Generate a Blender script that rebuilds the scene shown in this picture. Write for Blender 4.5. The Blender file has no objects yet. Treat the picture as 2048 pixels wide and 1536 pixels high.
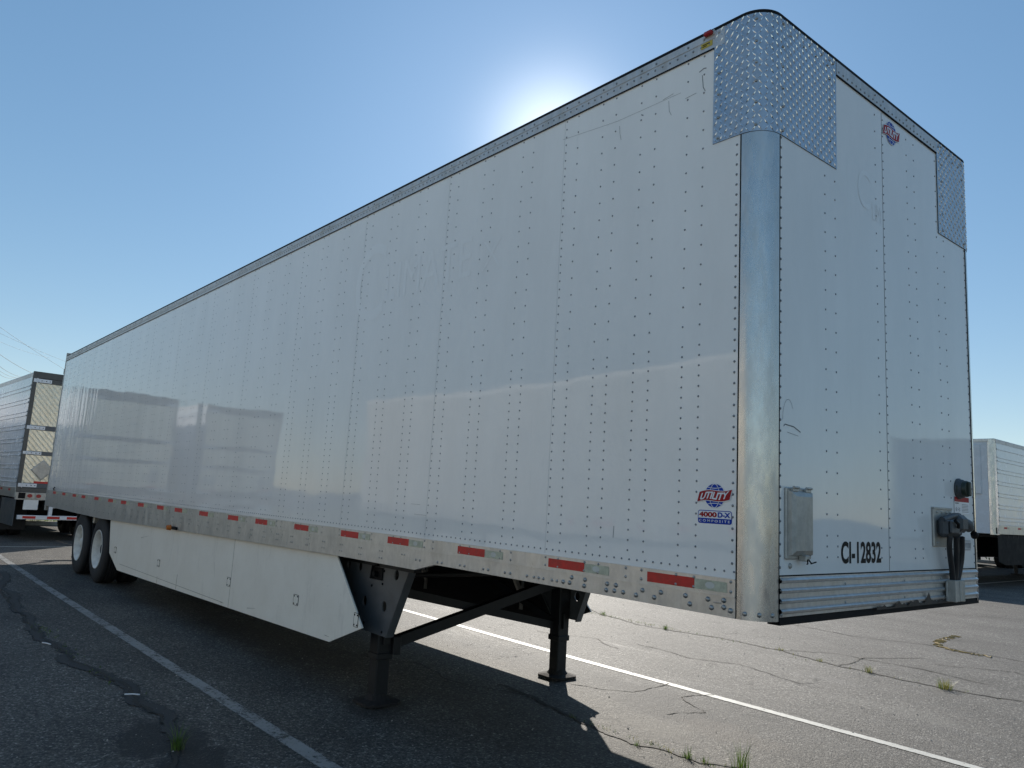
import bpy, math, random
from math import sin, cos, pi, radians
from mathutils import Vector, Matrix
random.seed(7)
scene = bpy.context.scene
C = scene.collection

# ------------------------------------------------------------------ camera
cd = bpy.data.cameras.new('camera'); cam = bpy.data.objects.new('camera', cd); C.objects.link(cam)
cam.location = (1.86924, -4.36391, 1.62757)
cam.rotation_euler = (1.72297, -0.0557, 0.86085)
cd.sensor_width = 36; cd.lens = 1530.289 / 2048 * 36
cd.clip_start = 0.05; cd.clip_end = 3000
scene.camera = cam
# ------------------------------------------------------------------ light
SUN_AZ, SUN_EL = radians(137.5), radians(26.4)
w = bpy.data.worlds.new("World"); scene.world = w; w.use_nodes = True
nt = w.node_tree; nt.nodes.clear()
sky = nt.nodes.new('ShaderNodeTexSky'); sky.sky_type = 'NISHITA'; sky.sun_disc = False
sky.sun_elevation = SUN_EL; sky.sun_rotation = pi/2 - SUN_AZ
sky.altitude = 100; sky.air_density = 1.0; sky.dust_density = 0.06; sky.ozone_density = 2.5
bg = nt.nodes.new('ShaderNodeBackground'); bg.inputs[1].default_value = 0.15
wo = nt.nodes.new('ShaderNodeOutputWorld')
gm = nt.nodes.new('ShaderNodeGamma'); gm.inputs[1].default_value = 0.55
hs = nt.nodes.new('ShaderNodeHueSaturation'); hs.inputs['Saturation'].default_value = 1.5
nt.links.new(sky.outputs[0], gm.inputs[0]); nt.links.new(gm.outputs[0], hs.inputs['Color']); 
# forward-scatter glow of the low sun in the hazy air, a property of the sky itself
tcw = nt.nodes.new('ShaderNodeTexCoord'); dt = nt.nodes.new('ShaderNodeVectorMath'); dt.operation = 'DOT_PRODUCT'
dt.inputs[1].default_value = (cos(SUN_AZ)*cos(SUN_EL), sin(SUN_AZ)*cos(SUN_EL), sin(SUN_EL))
pw = nt.nodes.new('ShaderNodeMath'); pw.operation = 'POWER'; pw.inputs[1].default_value = 420
mxz = nt.nodes.new('ShaderNodeMath'); mxz.operation = 'MAXIMUM'; mxz.inputs[1].default_value = 0
gl = nt.nodes.new('ShaderNodeVectorMath'); gl.operation = 'SCALE'; gl.inputs[0].default_value = (3.0, 2.9, 2.6)
ad = nt.nodes.new('ShaderNodeVectorMath'); ad.operation = 'ADD'
nt.links.new(tcw.outputs['Generated'], dt.inputs[0]); nt.links.new(dt.outputs['Value'], mxz.inputs[0]); nt.links.new(mxz.outputs[0], pw.inputs[0])
nt.links.new(pw.outputs[0], gl.inputs['Scale']); nt.links.new(hs.outputs[0], ad.inputs[0]); nt.links.new(gl.outputs[0], ad.inputs[1])
pw2 = nt.nodes.new('ShaderNodeMath'); pw2.operation = 'POWER'; pw2.inputs[1].default_value = 24
gl2 = nt.nodes.new('ShaderNodeVectorMath'); gl2.operation = 'SCALE'; gl2.inputs[0].default_value = (.24, .46, .72)
ad2 = nt.nodes.new('ShaderNodeVectorMath'); ad2.operation = 'ADD'
nt.links.new(mxz.outputs[0], pw2.inputs[0]); nt.links.new(pw2.outputs[0], gl2.inputs['Scale']); nt.links.new(ad.outputs[0], ad2.inputs[0]); nt.links.new(gl2.outputs[0], ad2.inputs[1])
nt.links.new(ad2.outputs[0], bg.inputs[0]); nt.links.new(bg.outputs[0], wo.inputs[0])
ld = bpy.data.lights.new('sun', 'SUN'); ld.energy = 3.5; ld.angle = radians(0.5); ld.color = (1, .93, .83)
sun = bpy.data.objects.new('sun', ld); C.objects.link(sun)
sd = Vector((cos(SUN_AZ)*cos(SUN_EL), sin(SUN_AZ)*cos(SUN_EL), sin(SUN_EL)))
sun.rotation_euler = sd.to_track_quat('Z', 'Y').to_euler()
sun.location = sd*60
scene.view_settings.view_transform = 'Standard'; scene.view_settings.look = 'None'
scene.view_settings.exposure = 0.72; scene.view_settings.gamma = 1
scene.render.engine = 'CYCLES'

# ------------------------------------------------------------------ materials
def new_mat(name):
    m = bpy.data.materials.new(name); m.use_nodes = True
    t = m.node_tree; b = t.nodes['Principled BSDF']
    return m, t, b
def N(t, kind, **kw):
    n = t.nodes.new(kind)
    for k, v in kw.items():
        if k.startswith('i_'):
            key = k[2:]; key = int(key) if key.isdigit() else key.replace('_', ' ')
            n.inputs[key].default_value = v
        else: setattr(n, k, v)
    return n
def ramp(t, src, stops):
    r = t.nodes.new('ShaderNodeValToRGB')
    e = r.color_ramp.elements
    while len(e) < len(stops): e.new(0.5)
    for q, (p, c) in zip(e, stops):
        q.position = p; q.color = (c, c, c, 1) if not hasattr(c, '__len__') else tuple(c)+(1,)
    t.links.new(src, r.inputs[0]); return r
def coords(t, scale=(1,1,1), loc=(0,0,0)):
    c = N(t, 'ShaderNodeTexCoord'); mp = N(t, 'ShaderNodeMapping')
    mp.inputs['Scale'].default_value = scale; mp.inputs['Location'].default_value = loc
    t.links.new(c.outputs['Object'], mp.inputs[0]); return mp.outputs[0]
def noise(t, scale, detail=4, rough=.6, sc=(1,1,1), loc=(0,0,0), dist=0):
    n = N(t, 'ShaderNodeTexNoise', i_Scale=scale, i_Detail=detail, i_Roughness=rough, i_Distortion=dist)
    t.links.new(coords(t, sc, loc), n.inputs['Vector']); return n.outputs[0]
def mixc(t, fac, a, b, mode='MIX'):
    m = N(t, 'ShaderNodeMix', data_type='RGBA', blend_type=mode)
    for s, v in ((m.inputs[0], fac), (m.inputs[6], a), (m.inputs[7], b)):
        if hasattr(v, 'is_linked'): t.links.new(v, s)
        elif hasattr(v, '__len__'): s.default_value = tuple(v)+((1,) if len(v) == 3 else ())
        else: s.default_value = v
    return m.outputs[2]
def math_(t, op, a, b=0.0, c=None):
    m = N(t, 'ShaderNodeMath', operation=op)
    for s, v in zip(m.inputs, (a, b) if c is None else (a, b, c)):
        if hasattr(v, 'is_linked'): t.links.new(v, s)
        else: s.default_value = v
    return m.outputs[0]
def bump(t, b, h, strength, dist=.01, normal=None):
    n = N(t, 'ShaderNodeBump', i_Strength=strength, i_Distance=dist)
    t.links.new(h, n.inputs['Height'])
    if normal: t.links.new(normal, n.inputs['Normal'])
    if b: t.links.new(n.outputs[0], b.inputs['Normal'])
    return n.outputs[0]

def simple(name, col, rough=.5, metal=0, var=.15, vs=6, bmp=0, bs=40, spec=.5, sc=(1,1,1)):
    m, t, b = new_mat(name)
    n = noise(t, vs, 5, .65, sc)
    f = ramp(t, n, [(.3, 1-var), (.7, 1+var*.3)])
    t.links.new(mixc(t, 1.0, f.outputs[0], col, 'MULTIPLY'), b.inputs['Base Color'])
    rr = ramp(t, n, [(.3, max(0, rough-.08)), (.7, min(1, rough+.1))])
    t.links.new(rr.outputs[0], b.inputs['Roughness'])
    b.inputs['Metallic'].default_value = metal
    b.inputs['Specular IOR Level'].default_value = spec
    if bmp: bump(t, b, noise(t, bs, 3, .6, sc), bmp)
    return m

M = {}
# glossy white sheet of the main trailer: sheet-metal waves, faint grime
def white_sheet(name, axis):
    m, t, b = new_mat(name)
    g = ramp(t, noise(t, 2.2, 6, .7, (1,1,.35)), [(.35, (.82,.80,.765)), (.65, (.88,.86,.825))])
    d = ramp(t, noise(t, 9, 6, .75, (1,1,.12) , (3,2,1)), [(.62, 0), (.8, .25)])
    t.links.new(mixc(t, d.outputs[0], g.outputs[0], (.62,.61,.57)), b.inputs['Base Color'])
    b.inputs['Roughness'].default_value = .045
    b.inputs['Specular IOR Level'].default_value = .5
    # large soft oil-canning, plus narrow vertical ripples towards the rear
    big = noise(t, .9, 2, .5, (1,1,.9))
    hor = noise(t, 1.6, 2, .4, (.25,.25,1.6), (4,1,2))
    rip = noise(t, 7, 3, .5, (1,1,.08))
    cx = N(t, 'ShaderNodeTexCoord'); sp = N(t, 'ShaderNodeSeparateXYZ'); t.links.new(cx.outputs['Object'], sp.inputs[0])
    mask = N(t, 'ShaderNodeMapRange'); t.links.new(sp.outputs[axis], mask.inputs[0])
    mask.inputs[1].default_value = -9.5; mask.inputs[2].default_value = -15; mask.inputs[3].default_value = 0; mask.inputs[4].default_value = 1
    h = math_(t, 'ADD', math_(t, 'MULTIPLY', big, 1.0), math_(t, 'MULTIPLY', hor, .22))
    h = math_(t, 'ADD', h, math_(t, 'MULTIPLY', math_(t, 'MULTIPLY', rip, math_(t, 'MULTIPLY', mask.outputs[0], mask.outputs[0])), 1.5))
    h = math_(t, 'ADD', h, math_(t, 'MULTIPLY', noise(t, 4.5, 3, .5), .045))
    # slight pillow of each sheet between its posts
    pil = math_(t, 'SINE', math_(t, 'MULTIPLY', sp.outputs[axis], 2*pi/.4056))
    h = math_(t, 'ADD', h, math_(t, 'MULTIPLY', pil, .022))
    bump(t, b, h, .30, .025)
    return m
M['white'] = white_sheet('white_painted_sheet', 0)
M['white2'] = simple('white_paint', (.82,.82,.80), .3, 0, .1, 3, .05, 8)
M['van_grey'] = simple('dull_van_sheet', (.57,.55,.49), .4, 0, .15, 2)
M['rivet'] = simple('rivet_steel', (.26,.27,.28), .4, .55, .3, 60)
M['bolt'] = simple('bolt_head', (.42,.42,.41), .4, .8, .35, 50)
def alu(name, col, rough, streak=.25, metal=.85, zs=.15, warm=(.30,.27,.22)):
    m, t, b = new_mat(name)
    a = ramp(t, noise(t, 30, 6, .7, (1,1,zs)), [(.3, 1-streak), (.7, 1.08)])
    base = mixc(t, 1.0, a.outputs[0], col, 'MULTIPLY')
    d = ramp(t, noise(t, 5, 8, .75, (1,1,.6), (1,5,2)), [(.5, 0), (.75, .55)])
    t.links.new(mixc(t, d.outputs[0], base, warm), b.inputs['Base Color'])
    r = ramp(t, noise(t, 14, 6, .7, (1,1,.3)), [(.3, rough-.1), (.7, rough+.15)])
    t.links.new(r.outputs[0], b.inputs['Roughness'])
    b.inputs['Metallic'].default_value = metal
    bump(t, b, noise(t, 60, 4, .7, (1,1,.3)), .08, .004)
    return m
M['rail'] = alu('weathered_aluminium', (.60,.59,.565), .36, .14, .75, .45, (.33,.325,.31))
M['rail_top'] = alu('top_rail_aluminium', (.58,.57,.56), .45, .15, .5)
M['post'] = alu('corner_aluminium', (.58,.565,.54), .25, .08, .85, .3, (.48,.45,.40))
M['sill'] = alu('front_sill_aluminium', (.62,.62,.61), .36, .15, .8, .6)
M['plate'] = alu('diamond_plate', (.50,.52,.55), .34, .2, .9, 1, (.36,.36,.38))
M['lug'] = alu('plate_lug', (.86,.87,.88), .18, .1, .95, 1, (.7,.7,.7))
M['galv'] = alu('galvanised', (.48,.465,.43), .5, .2, .6, 1)
M['dark'] = simple('black_seal', (.008,.008,.009), .7, spec=.2)
M['rubber'] = simple('tyre_rubber', (.022,.022,.024), .75, 0, .3, 20, .2, 60)
M['rim'] = simple('white_rim_paint', (.80,.79,.74), .4, 0, .3, 8)
M['chassis'] = simple('black_chassis_paint', (.016,.017,.019), .6, .1, .4, 8, .15, 40, spec=.3)
M['leg'] = simple('landing_gear_paint', (.014,.014,.015), .5, .1, .4, 10, .2, 30)
M['bracket'] = simple('grey_bracket_paint', (.15,.155,.16), .5, .2, .25, 6, .1, 20)
M['rust'] = simple('rusty_steel', (.030,.024,.021), .85, .1, .5, 25, .4, 60)
M['hose'] = simple('black_hose', (.015,.015,.017), .5)
M['plastic'] = simple('grey_plastic', (.06,.065,.07), .5, 0, .3, 30, .3, 60)
M['olive'] = simple('green_black_plastic', (.02,.03,.022), .4)
M['red'] = simple('red_reflective', (.60,.022,.015), .45, 0, .3, 25)
M['tape_white'] = simple('worn_white_reflective', (.52,.53,.40), .4, 0, .35, 30)
M['tape_logo'] = simple('tape_mark', (.60,.60,.55), .4)
M['amber'] = simple('amber_lens', (.65,.18,.02), .3)
M['lens_red'] = simple('red_lens', (.35,.02,.02), .25)
M['yellow'] = simple('yellow_sticker', (.55,.42,.05), .4)
M['orange'] = simple('orange_sticker', (.5,.25,.04), .4)
M['cream'] = simple('cream_plastic', (.55,.52,.38), .5)
M['ink'] = simple('black_vinyl', (.005,.005,.006), .5, 0, 0, spec=.15)
M['blue'] = simple('blue_vinyl', (.006,.045,.36), .5, 0, .05, spec=.2)
M['vred'] = simple('red_vinyl', (.36,.012,.016), .5, 0, .05, spec=.2)
M['vwhite'] = simple('white_vinyl', (.75,.76,.78), .3, 0, .02)
M['ghost'] = simple('faded_lettering', (.865,.85,.82), .10, 0, .02)
M['roofm'] = simple('roof_sheet', (.6,.6,.58), .5)
M['seam'] = simple('sheet_seam_strip', (.62,.62,.61), .3)  # thin strip marking the overlap between side sheets
M['flap'] = simple('mud_flap_rubber', (.03,.03,.032), .7)
M['faint'] = simple('faint_joint', (.42,.40,.36), .6)
M['pencil'] = simple('scuff_mark', (.20,.20,.20), .7)
M['tan_wood'] = simple('dry_straw', (.42,.30,.12), .8)
M['grease'] = simple('black_grease', (.012,.012,.013), .45)

def skirt_mat():
    m, t, b = new_mat('side_skirt_white')
    g = ramp(t, noise(t, 2.5, 8, .7), [(.3, (.82,.785,.70)), (.7, (.90,.87,.79))])
    d = ramp(t, noise(t, 5, 8, .8, (1,1,.25), (7,1,1)), [(.55, 0), (.85, .5)])
    c1 = mixc(t, d.outputs[0], g.outputs[0], (.34,.32,.28))
    dots = ramp(t, noise(t, 60, 2, .5, (1,1,1)), [(.72, 0), (.78, .35)])
    t.links.new(mixc(t, dots.outputs[0], c1, (.25,.24,.22)), b.inputs['Base Color'])
    b.inputs['Roughness'].default_value = .42
    bump(t, b, noise(t, 7, 5, .6), .12, .02)
    return m
M['skirt'] = skirt_mat()
def quilt_mat():
    m, t, b = new_mat('quilted_stainless')
    wv = N(t, 'ShaderNodeTexWave', wave_type='BANDS', bands_direction='DIAGONAL', i_Scale=5.0, i_Distortion=.5, i_Detail=2.0)
    t.links.new(coords(t, (0,1,.9)), wv.inputs['Vector'])
    r1 = ramp(t, wv.outputs[1], [(.0, 0), (.22, 1)])
    g = ramp(t, noise(t, 5, 5, .7), [(.3, (.74,.66,.50)), (.7, (.88,.81,.64))])
    t.links.new(g.outputs[0], b.inputs['Base Color'])
    b.inputs['Metallic'].default_value = .45; b.inputs['Roughness'].default_value = .38
    n1 = bump(t, None, r1.outputs[0], .55, .012)
    bump(t, b, noise(t, 3.5, 4, .65), .5, .05, n1)
    return m
M['quilt'] = quilt_mat()
M['ribbed'] = simple('ribbed_sheet', (.74,.76,.79), .22, .12, .12, 3, .25, 5)
M['reefer_white'] = simple('reefer_white_panel', (.62,.64,.66), .25, 0, .1, 4)
M['frame_grey'] = simple('rear_frame_paint', (.10,.10,.095), .5, .2, .3, 8)
M['band_grey'] = simple('door_band_grey', (.085,.10,.115), .45, .1, .2)

def ground_mat():
    m, t, b = new_mat('old_asphalt')
    tc = N(t, 'ShaderNodeTexCoord'); P = tc.outputs['Object']
    fine = noise(t, 75, 8, .82)
    mid = noise(t, 7, 8, .7)
    broad = noise(t, .55, 6, .65, (1,1.6,1))
    vor = N(t, 'ShaderNodeTexVoronoi', i_Scale=85.0); t.links.new(P, vor.inputs['Vector'])
    agg = ramp(t, vor.outputs['Color'], [(.15, .018), (.6, .060), (.80, .16), (.95, .45)])
    base = ramp(t, fine, [(.36, (.014,.014,.014)), (.52, (.058,.056,.052)), (.68, (.20,.19,.17))])
    col = mixc(t, .5, base.outputs[0], agg.outputs[0])
    br = ramp(t, broad, [(.3, .56), (.7, 1.46)])
    gr = ramp(t, noise(t, 28, 3, .6), [(.38, .55), (.62, 1.5)])
    col = mixc(t, .8, col, gr.outputs[0], 'MULTIPLY')
    wht = ramp(t, noise(t, 48, 2, .5, (1,1,1), (5,5,5)), [(.70, 0), (.76, .7)])
    col = mixc(t, wht.outputs[0], col, (.36,.35,.31))
    blk = ramp(t, noise(t, 33, 3, .6, (1,1,1), (8,2,5)), [(.28, .85), (.35, 0)])
    col = mixc(t, blk.outputs[0], col, (.010,.010,.010))
    col = mixc(t, 1.0, col, br.outputs[0], 'MULTIPLY')
    md = ramp(t, mid, [(.3, .78), (.7, 1.22)])
    col = mixc(t, 1.0, col, md.outputs[0], 'MULTIPLY')
    col = mixc(t, 1.0, col, (1.17,1.11,1.02), 'MULTIPLY')
    # binder-rich smooth patches (streaks along the lanes)
    st = ramp(t, noise(t, 1.1, 7, .75, (.35,1.4,1), (3,8,0), .6), [(.56, 0), (.68, .55)])
    col = mixc(t, st.outputs[0], col, (.030,.030,.031))
    # oil / soft spots with their own shapes
    sep = N(t, 'ShaderNodeSeparateXYZ'); t.links.new(P, sep.inputs[0])
    wob = noise(t, 3.0, 6, .75)
    def spot(x, y, rx, ry, amt, c):
        nonlocal col
        dx = math_(t, 'DIVIDE', math_(t, 'SUBTRACT', sep.outputs[0], x), rx)
        dy = math_(t, 'DIVIDE', math_(t, 'SUBTRACT', sep.outputs[1], y), ry)
        d = math_(t, 'SQRT', math_(t, 'ADD', math_(t, 'MULTIPLY', dx, dx), math_(t, 'MULTIPLY', dy, dy)))
        d = math_(t, 'ADD', d, math_(t, 'MULTIPLY', math_(t, 'SUBTRACT', wob, .5), 2.4))
        r = ramp(t, d, [(.7, amt), (1.0, 0)])
        col = mixc(t, r.outputs[0], col, c)
    spot(-3.5, -2.62, .50, .30, .8, (.012,.012,.013))
    spot(-3.0, -2.55, .35, .22, .8, (.012,.012,.013))
    spot(-2.3, 1.05, .6, .35, .65, (.02,.019,.018))
    spot(-3.5, -1.0, .4, .3, .6, (.018,.017,.016))
    spot(-6.5, -.6, 2.0, .5, .5, (.018,.018,.019))
    spot(-1.6, .9, .5, .25, .5, (.10,.085,.07))
    spot(-2.0, .55, .45, .2, .45, (.15,.14,.12))
    spot(-2.9, 1.4, .5, .22, .6, (.022,.02,.019))
    spot(.3, 3.2, .5, .5, .35, (.03,.03,.03))
    spot(-4.2, 3.6, 1.1, .5, .3, (.03,.03,.03))
    spot(-1.2, 2.9, .7, .18, .35, (.14,.135,.12))
    # hairline alligator cracks in patches
    vc = N(t, 'ShaderNodeTexVoronoi', feature='DISTANCE_TO_EDGE', i_Scale=1.7)
    wn = N(t, 'ShaderNodeTexNoise', i_Scale=2.5, i_Detail=7.0, i_Roughness=.75); t.links.new(P, wn.inputs['Vector'])
    ad = N(t, 'ShaderNodeVectorMath', operation='MULTIPLY_ADD')
    t.links.new(wn.outputs[1], ad.inputs[0]); ad.inputs[1].default_value = (.9,.9,0); t.links.new(P, ad.inputs[2])
    t.links.new(ad.outputs[0], vc.inputs['Vector'])
    ck = ramp(t, vc.outputs['Distance'], [(.0, 1), (.007, 0)])
    cm = ramp(t, noise(t, .8, 4, .6, (1,1,1), (9,4,0)), [(.56, 0), (.64, .85)])
    ckm = math_(t, 'MULTIPLY', ck.outputs[0], cm.outputs[0])
    col = mixc(t, ckm, col, (.008,.008,.008))
    t.links.new(col, b.inputs['Base Color'])
    rr = ramp(t, st.outputs[0], [(0, .74), (1, .58)]); t.links.new(rr.outputs[0], b.inputs['Roughness'])
    b.inputs['Specular IOR Level'].default_value = .45
    h = math_(t, 'ADD', fine, math_(t, 'MULTIPLY', vor.outputs['Distance'], -.7))
    h = math_(t, 'ADD', h, math_(t, 'MULTIPLY', mid, 1.2))
    h = math_(t, 'ADD', h, math_(t, 'MULTIPLY', noise(t, 22, 4, .6), .5))
    h = math_(t, 'SUBTRACT', h, math_(t, 'MULTIPLY', ckm, 1.5))
    bump(t, b, h, .75, .009)
    return m
M['asphalt'] = ground_mat()
def paint_mat(name, wear, col):
    m, t, b = new_mat(name)
    n1 = noise(t, 26, 8, .8); n2 = noise(t, 3.0, 6, .7)
    sm = math_(t, 'ADD', math_(t, 'MULTIPLY', n1, .6), math_(t, 'MULTIPLY', n2, .4))
    a = ramp(t, sm, [(wear, 0), (wear+.06, 1)])
    tc = N(t, 'ShaderNodeTexCoord'); sp = N(t, 'ShaderNodeSeparateXYZ'); t.links.new(tc.outputs['UV'], sp.inputs[0])
    # ragged long edges (v runs across the stripe, 0..1)
    e = math_(t, 'MULTIPLY', math_(t, 'ABSOLUTE', math_(t, 'SUBTRACT', sp.outputs[1], .5)), 2.0)
    e = math_(t, 'ADD', e, math_(t, 'MULTIPLY', math_(t, 'SUBTRACT', n1, .5), .9))
    ea = ramp(t, e, [(.80, 1), (.90, 0)])
    al = math_(t, 'MULTIPLY', a.outputs[0], ea.outputs[0])
    cc = ramp(t, n2, [(.3, tuple(c*.72 for c in col)), (.7, col)])
    t.links.new(cc.outputs[0], b.inputs['Base Color'])
    t.links.new(al, b.inputs['Alpha']); b.inputs['Roughness'].default_value = .6
    bump(t, b, noise(t, 120, 5, .7), .5, .004)
    return m
M['paint'] = paint_mat('lane_paint', .37, (.60,.59,.54))
M['paint_old'] = paint_mat('worn_lane_paint', .425, (.30,.30,.29))
def crack_mat(name, col, w0):
    m, t, b = new_mat(name)
    n1 = noise(t, 9, 8, .8)
    tc = N(t, 'ShaderNodeTexCoord'); sp = N(t, 'ShaderNodeSeparateXYZ'); t.links.new(tc.outputs['UV'], sp.inputs[0])
    e = math_(t, 'MULTIPLY', math_(t, 'ABSOLUTE', math_(t, 'SUBTRACT', sp.outputs[1], .5)), 2.0)
    e = math_(t, 'ADD', e, math_(t, 'MULTIPLY', math_(t, 'SUBTRACT', n1, .5), 2.6))
    a = ramp(t, e, [(w0-.12, 1), (w0, 0)])
    g = ramp(t, noise(t, 50, 5, .7), [(.3, tuple(c*.5 for c in col)), (.7, col)])
    t.links.new(g.outputs[0], b.inputs['Base Color']); t.links.new(a.outputs[0], b.inputs['Alpha'])
    b.inputs['Roughness'].default_value = .8
    return m
M['crack'] = crack_mat('crack_dirt', (.035,.030,.022), .55)
M['sealant'] = crack_mat('tar_sealant', (.045,.044,.043), .70)
def leafy(name, a, bb):
    m, t, b = new_mat(name)
    g = ramp(t, noise(t, 25, 3, .6), [(.3, a), (.7, bb)])
    t.links.new(g.outputs[0], b.inputs['Base Color']); b.inputs['Roughness'].default_value = .5
    b.inputs['Transmission Weight'].default_value = 0
    tr = N(t, 'ShaderNodeBsdfTranslucent'); t.links.new(g.outputs[0], tr.inputs[0])
    mx = N(t, 'ShaderNodeMixShader'); mx.inputs[0].default_value = .4
    t.links.new(b.outputs[0], mx.inputs[1]); t.links.new(tr.outputs[0], mx.inputs[2])
    t.links.new(mx.outputs[0], t.nodes['Material Output'].inputs[0])
    return m
M['grass'] = leafy('grass_blades', (.06,.11,.02), (.16,.24,.05))
M['drygrass'] = leafy('dry_grass', (.16,.17,.04), (.34,.30,.10))
M['leaf'] = leafy('bush_leaves', (.03,.06,.012), (.10,.15,.03))
M['curb'] = simple('concrete_kerb', (.42,.40,.36), .8, 0, .3, 5, .3, 40)
M['cable'] = simple('power_cable', (.05,.055,.06), .6)

# ------------------------------------------------------------------ mesh helper
class MB:
    def __init__(s): s.v = []; s.f = []; s.m = []; s.sm = []; s.uv = {}
    def face(s, pts, mi=0, smooth=False):
        n = len(s.v); s.v += [tuple(p) for p in pts]; s.f.append(list(range(n, n+len(pts)))); s.m.append(mi); s.sm.append(smooth)
    def add(s, vs, fs, mi=0, smooth=False):
        n = len(s.v); s.v += [tuple(p) for p in vs]
        for f in fs: s.f.append([i+n for i in f]); s.m.append(mi); s.sm.append(smooth)
    def box(s, x0, x1, y0, y1, z0, z1, mi=0, bev=0):
        if x1 < x0: x0, x1 = x1, x0
        if y1 < y0: y0, y1 = y1, y0
        if z1 < z0: z0, z1 = z1, z0
        if bev <= 0:
            vs = [(x, y, z) for x in (x0, x1) for y in (y0, y1) for z in (z0, z1)]
            s.add(vs, [(0,1,3,2),(4,6,7,5),(0,4,5,1),(2,3,7,6),(0,2,6,4),(1,5,7,3)], mi)
            return
        b = min(bev, (x1-x0)*.45, (y1-y0)*.45, (z1-z0)*.45)
        vs = []; idx = {}
        X = (x0, x1); Y = (y0, y1); Z = (z0, z1)
        for i in (0,1):
            for j in (0,1):
                for k in (0,1):
                    sx = b*(1-2*i); sy = b*(1-2*j); sz = b*(1-2*k)
                    idx[i,j,k] = len(vs)
                    vs += [(X[i], Y[j]+sy, Z[k]+sz), (X[i]+sx, Y[j], Z[k]+sz), (X[i]+sx, Y[j]+sy, Z[k])]
        fs = []
        def q(*l): fs.append(tuple(l))
        for a in (0,1):
            l = [(a,0,0),(a,1,0),(a,1,1),(a,0,1)]; l = l if a else l[::-1]; q(*[idx[c] for c in l])
            l = [(0,a,0),(0,a,1),(1,a,1),(1,a,0)]; l = l if a else l[::-1]; q(*[idx[c]+1 for c in l])
            l = [(0,0,a),(1,0,a),(1,1,a),(0,1,a)]; l = l if a else l[::-1]; q(*[idx[c]+2 for c in l])
        for i in (0,1):
            for j in (0,1):
                q(idx[i,j,0], idx[i,j,1], idx[i,j,1]+1, idx[i,j,0]+1)
                q(idx[i,0,j]+0, idx[i,1,j]+0, idx[i,1,j]+2, idx[i,0,j]+2)
                q(idx[0,i,j]+1, idx[1,i,j]+1, idx[1,i,j]+2, idx[0,i,j]+2)
                for k in (0,1): q(idx[i,j,k], idx[i,j,k]+1, idx[i,j,k]+2)
        s.add(vs, fs, mi)
    def tube(s, pts, r, n=10, mi=0, cap=True, smooth=True):
        pts = [Vector(p) for p in pts]; rs = r if hasattr(r, '__len__') else [r]*len(pts)
        vs = []; up = None
        for i, p in enumerate(pts):
            d = (pts[min(i+1, len(pts)-1)] - pts[max(i-1, 0)]).normalized()
            if up is None: up = Vector((0,0,1)) if abs(d.z) < .9 else Vector((1,0,0))
            a = d.cross(up).normalized(); up = a.cross(d).normalized()
            for k in range(n):
                q = 2*pi*k/n; vs.append(p + a*cos(q)*rs[i] + up*sin(q)*rs[i])
        fs = []
        for i in range(len(pts)-1):
            for k in range(n):
                fs.append((i*n+k, i*n+(k+1)%n, (i+1)*n+(k+1)%n, (i+1)*n+k))
        s.add(vs, fs, mi, smooth)
        if cap:
            s.face(vs[:n][::-1], mi); s.face(vs[-n:], mi)
    def beam(s, a, b, w, h, mi=0):
        a = Vector(a); b = Vector(b); d = (b-a).normalized()
        up = Vector((0,0,1)) if abs(d.z) < .95 else Vector((1,0,0))
        u = d.cross(up).normalized()*w/2; v = u.cross(d).normalized()*h/2
        vs = [p+x*u+y*v for p in (a, b) for x, y in ((-1,-1),(1,-1),(1,1),(-1,1))]
        s.add(vs, [(0,1,2,3),(7,6,5,4),(0,4,5,1),(1,5,6,2),(2,6,7,3),(3,7,4,0)], mi)
    def lathe_y(s, prof, cx, cz, n=40, mi=0, smooth=True):   # prof of (r, y) round an axis along y
        vs = []
        for r, y in prof:
            for k in range(n): q = 2*pi*k/n; vs.append((cx+r*cos(q), y, cz+r*sin(q)))
        fs = [(i*n+k, i*n+(k+1)%n, (i+1)*n+(k+1)%n, (i+1)*n+k) for i in range(len(prof)-1) for k in range(n)]
        s.add(vs, fs, mi, smooth)
    def dome(s, o, n, r, h=None, mi=0, k=8):
        o = Vector(o); n = Vector(n); h = h or r*.55
        up = Vector((0,0,1)) if abs(n.z) < .9 else Vector((1,0,0))
        u = n.cross(up).normalized(); v = n.cross(u)
        vs = []
        for rr, hh in ((r, 0), (r*.8, h*.65), (r*.4, h*.95)):
            for i in range(k): q = 2*pi*i/k; vs.append(o+u*cos(q)*rr+v*sin(q)*rr+n*hh)
        vs.append(o+n*h); fs = []
        for a in (0, 1):
            for i in range(k): fs.append((a*k+i, a*k+(i+1)%k, (a+1)*k+(i+1)%k, (a+1)*k+i))
        for i in range(k): fs.append((2*k+i, 2*k+(i+1)%k, 3*k))
        s.add(vs, fs, mi, True)
    def prism(s, poly, axis, a, b, mi=0):
        """poly in the two other axes (order x<y<z), from a to b along axis"""
        def P(u, v, w): return {'x': (w,u,v), 'y': (u,w,v), 'z': (u,v,w)}[axis]
        n = len(poly); vs = [P(u, v, a) for u, v in poly]+[P(u, v, b) for u, v in poly]
        fs = [tuple(range(n)), tuple(range(2*n-1, n-1, -1))]+[(i, i+n, (i+1)%n+n, (i+1)%n) for i in range(n)]
        s.add(vs, fs, mi)
    def grid_uv(s, rows, mi=0):    # rows: list of (p_left, p_right): stripe with uv v=0..1
        n = len(s.v)
        for i, (a, b) in enumerate(rows):
            s.v += [tuple(a), tuple(b)]; s.uv[n+2*i] = (i, 0); s.uv[n+2*i+1] = (i, 1)
        for i in range(len(rows)-1):
            s.f.append([n+2*i, n+2*i+2, n+2*i+3, n+2*i+1]); s.m.append(mi); s.sm.append(False)
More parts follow.
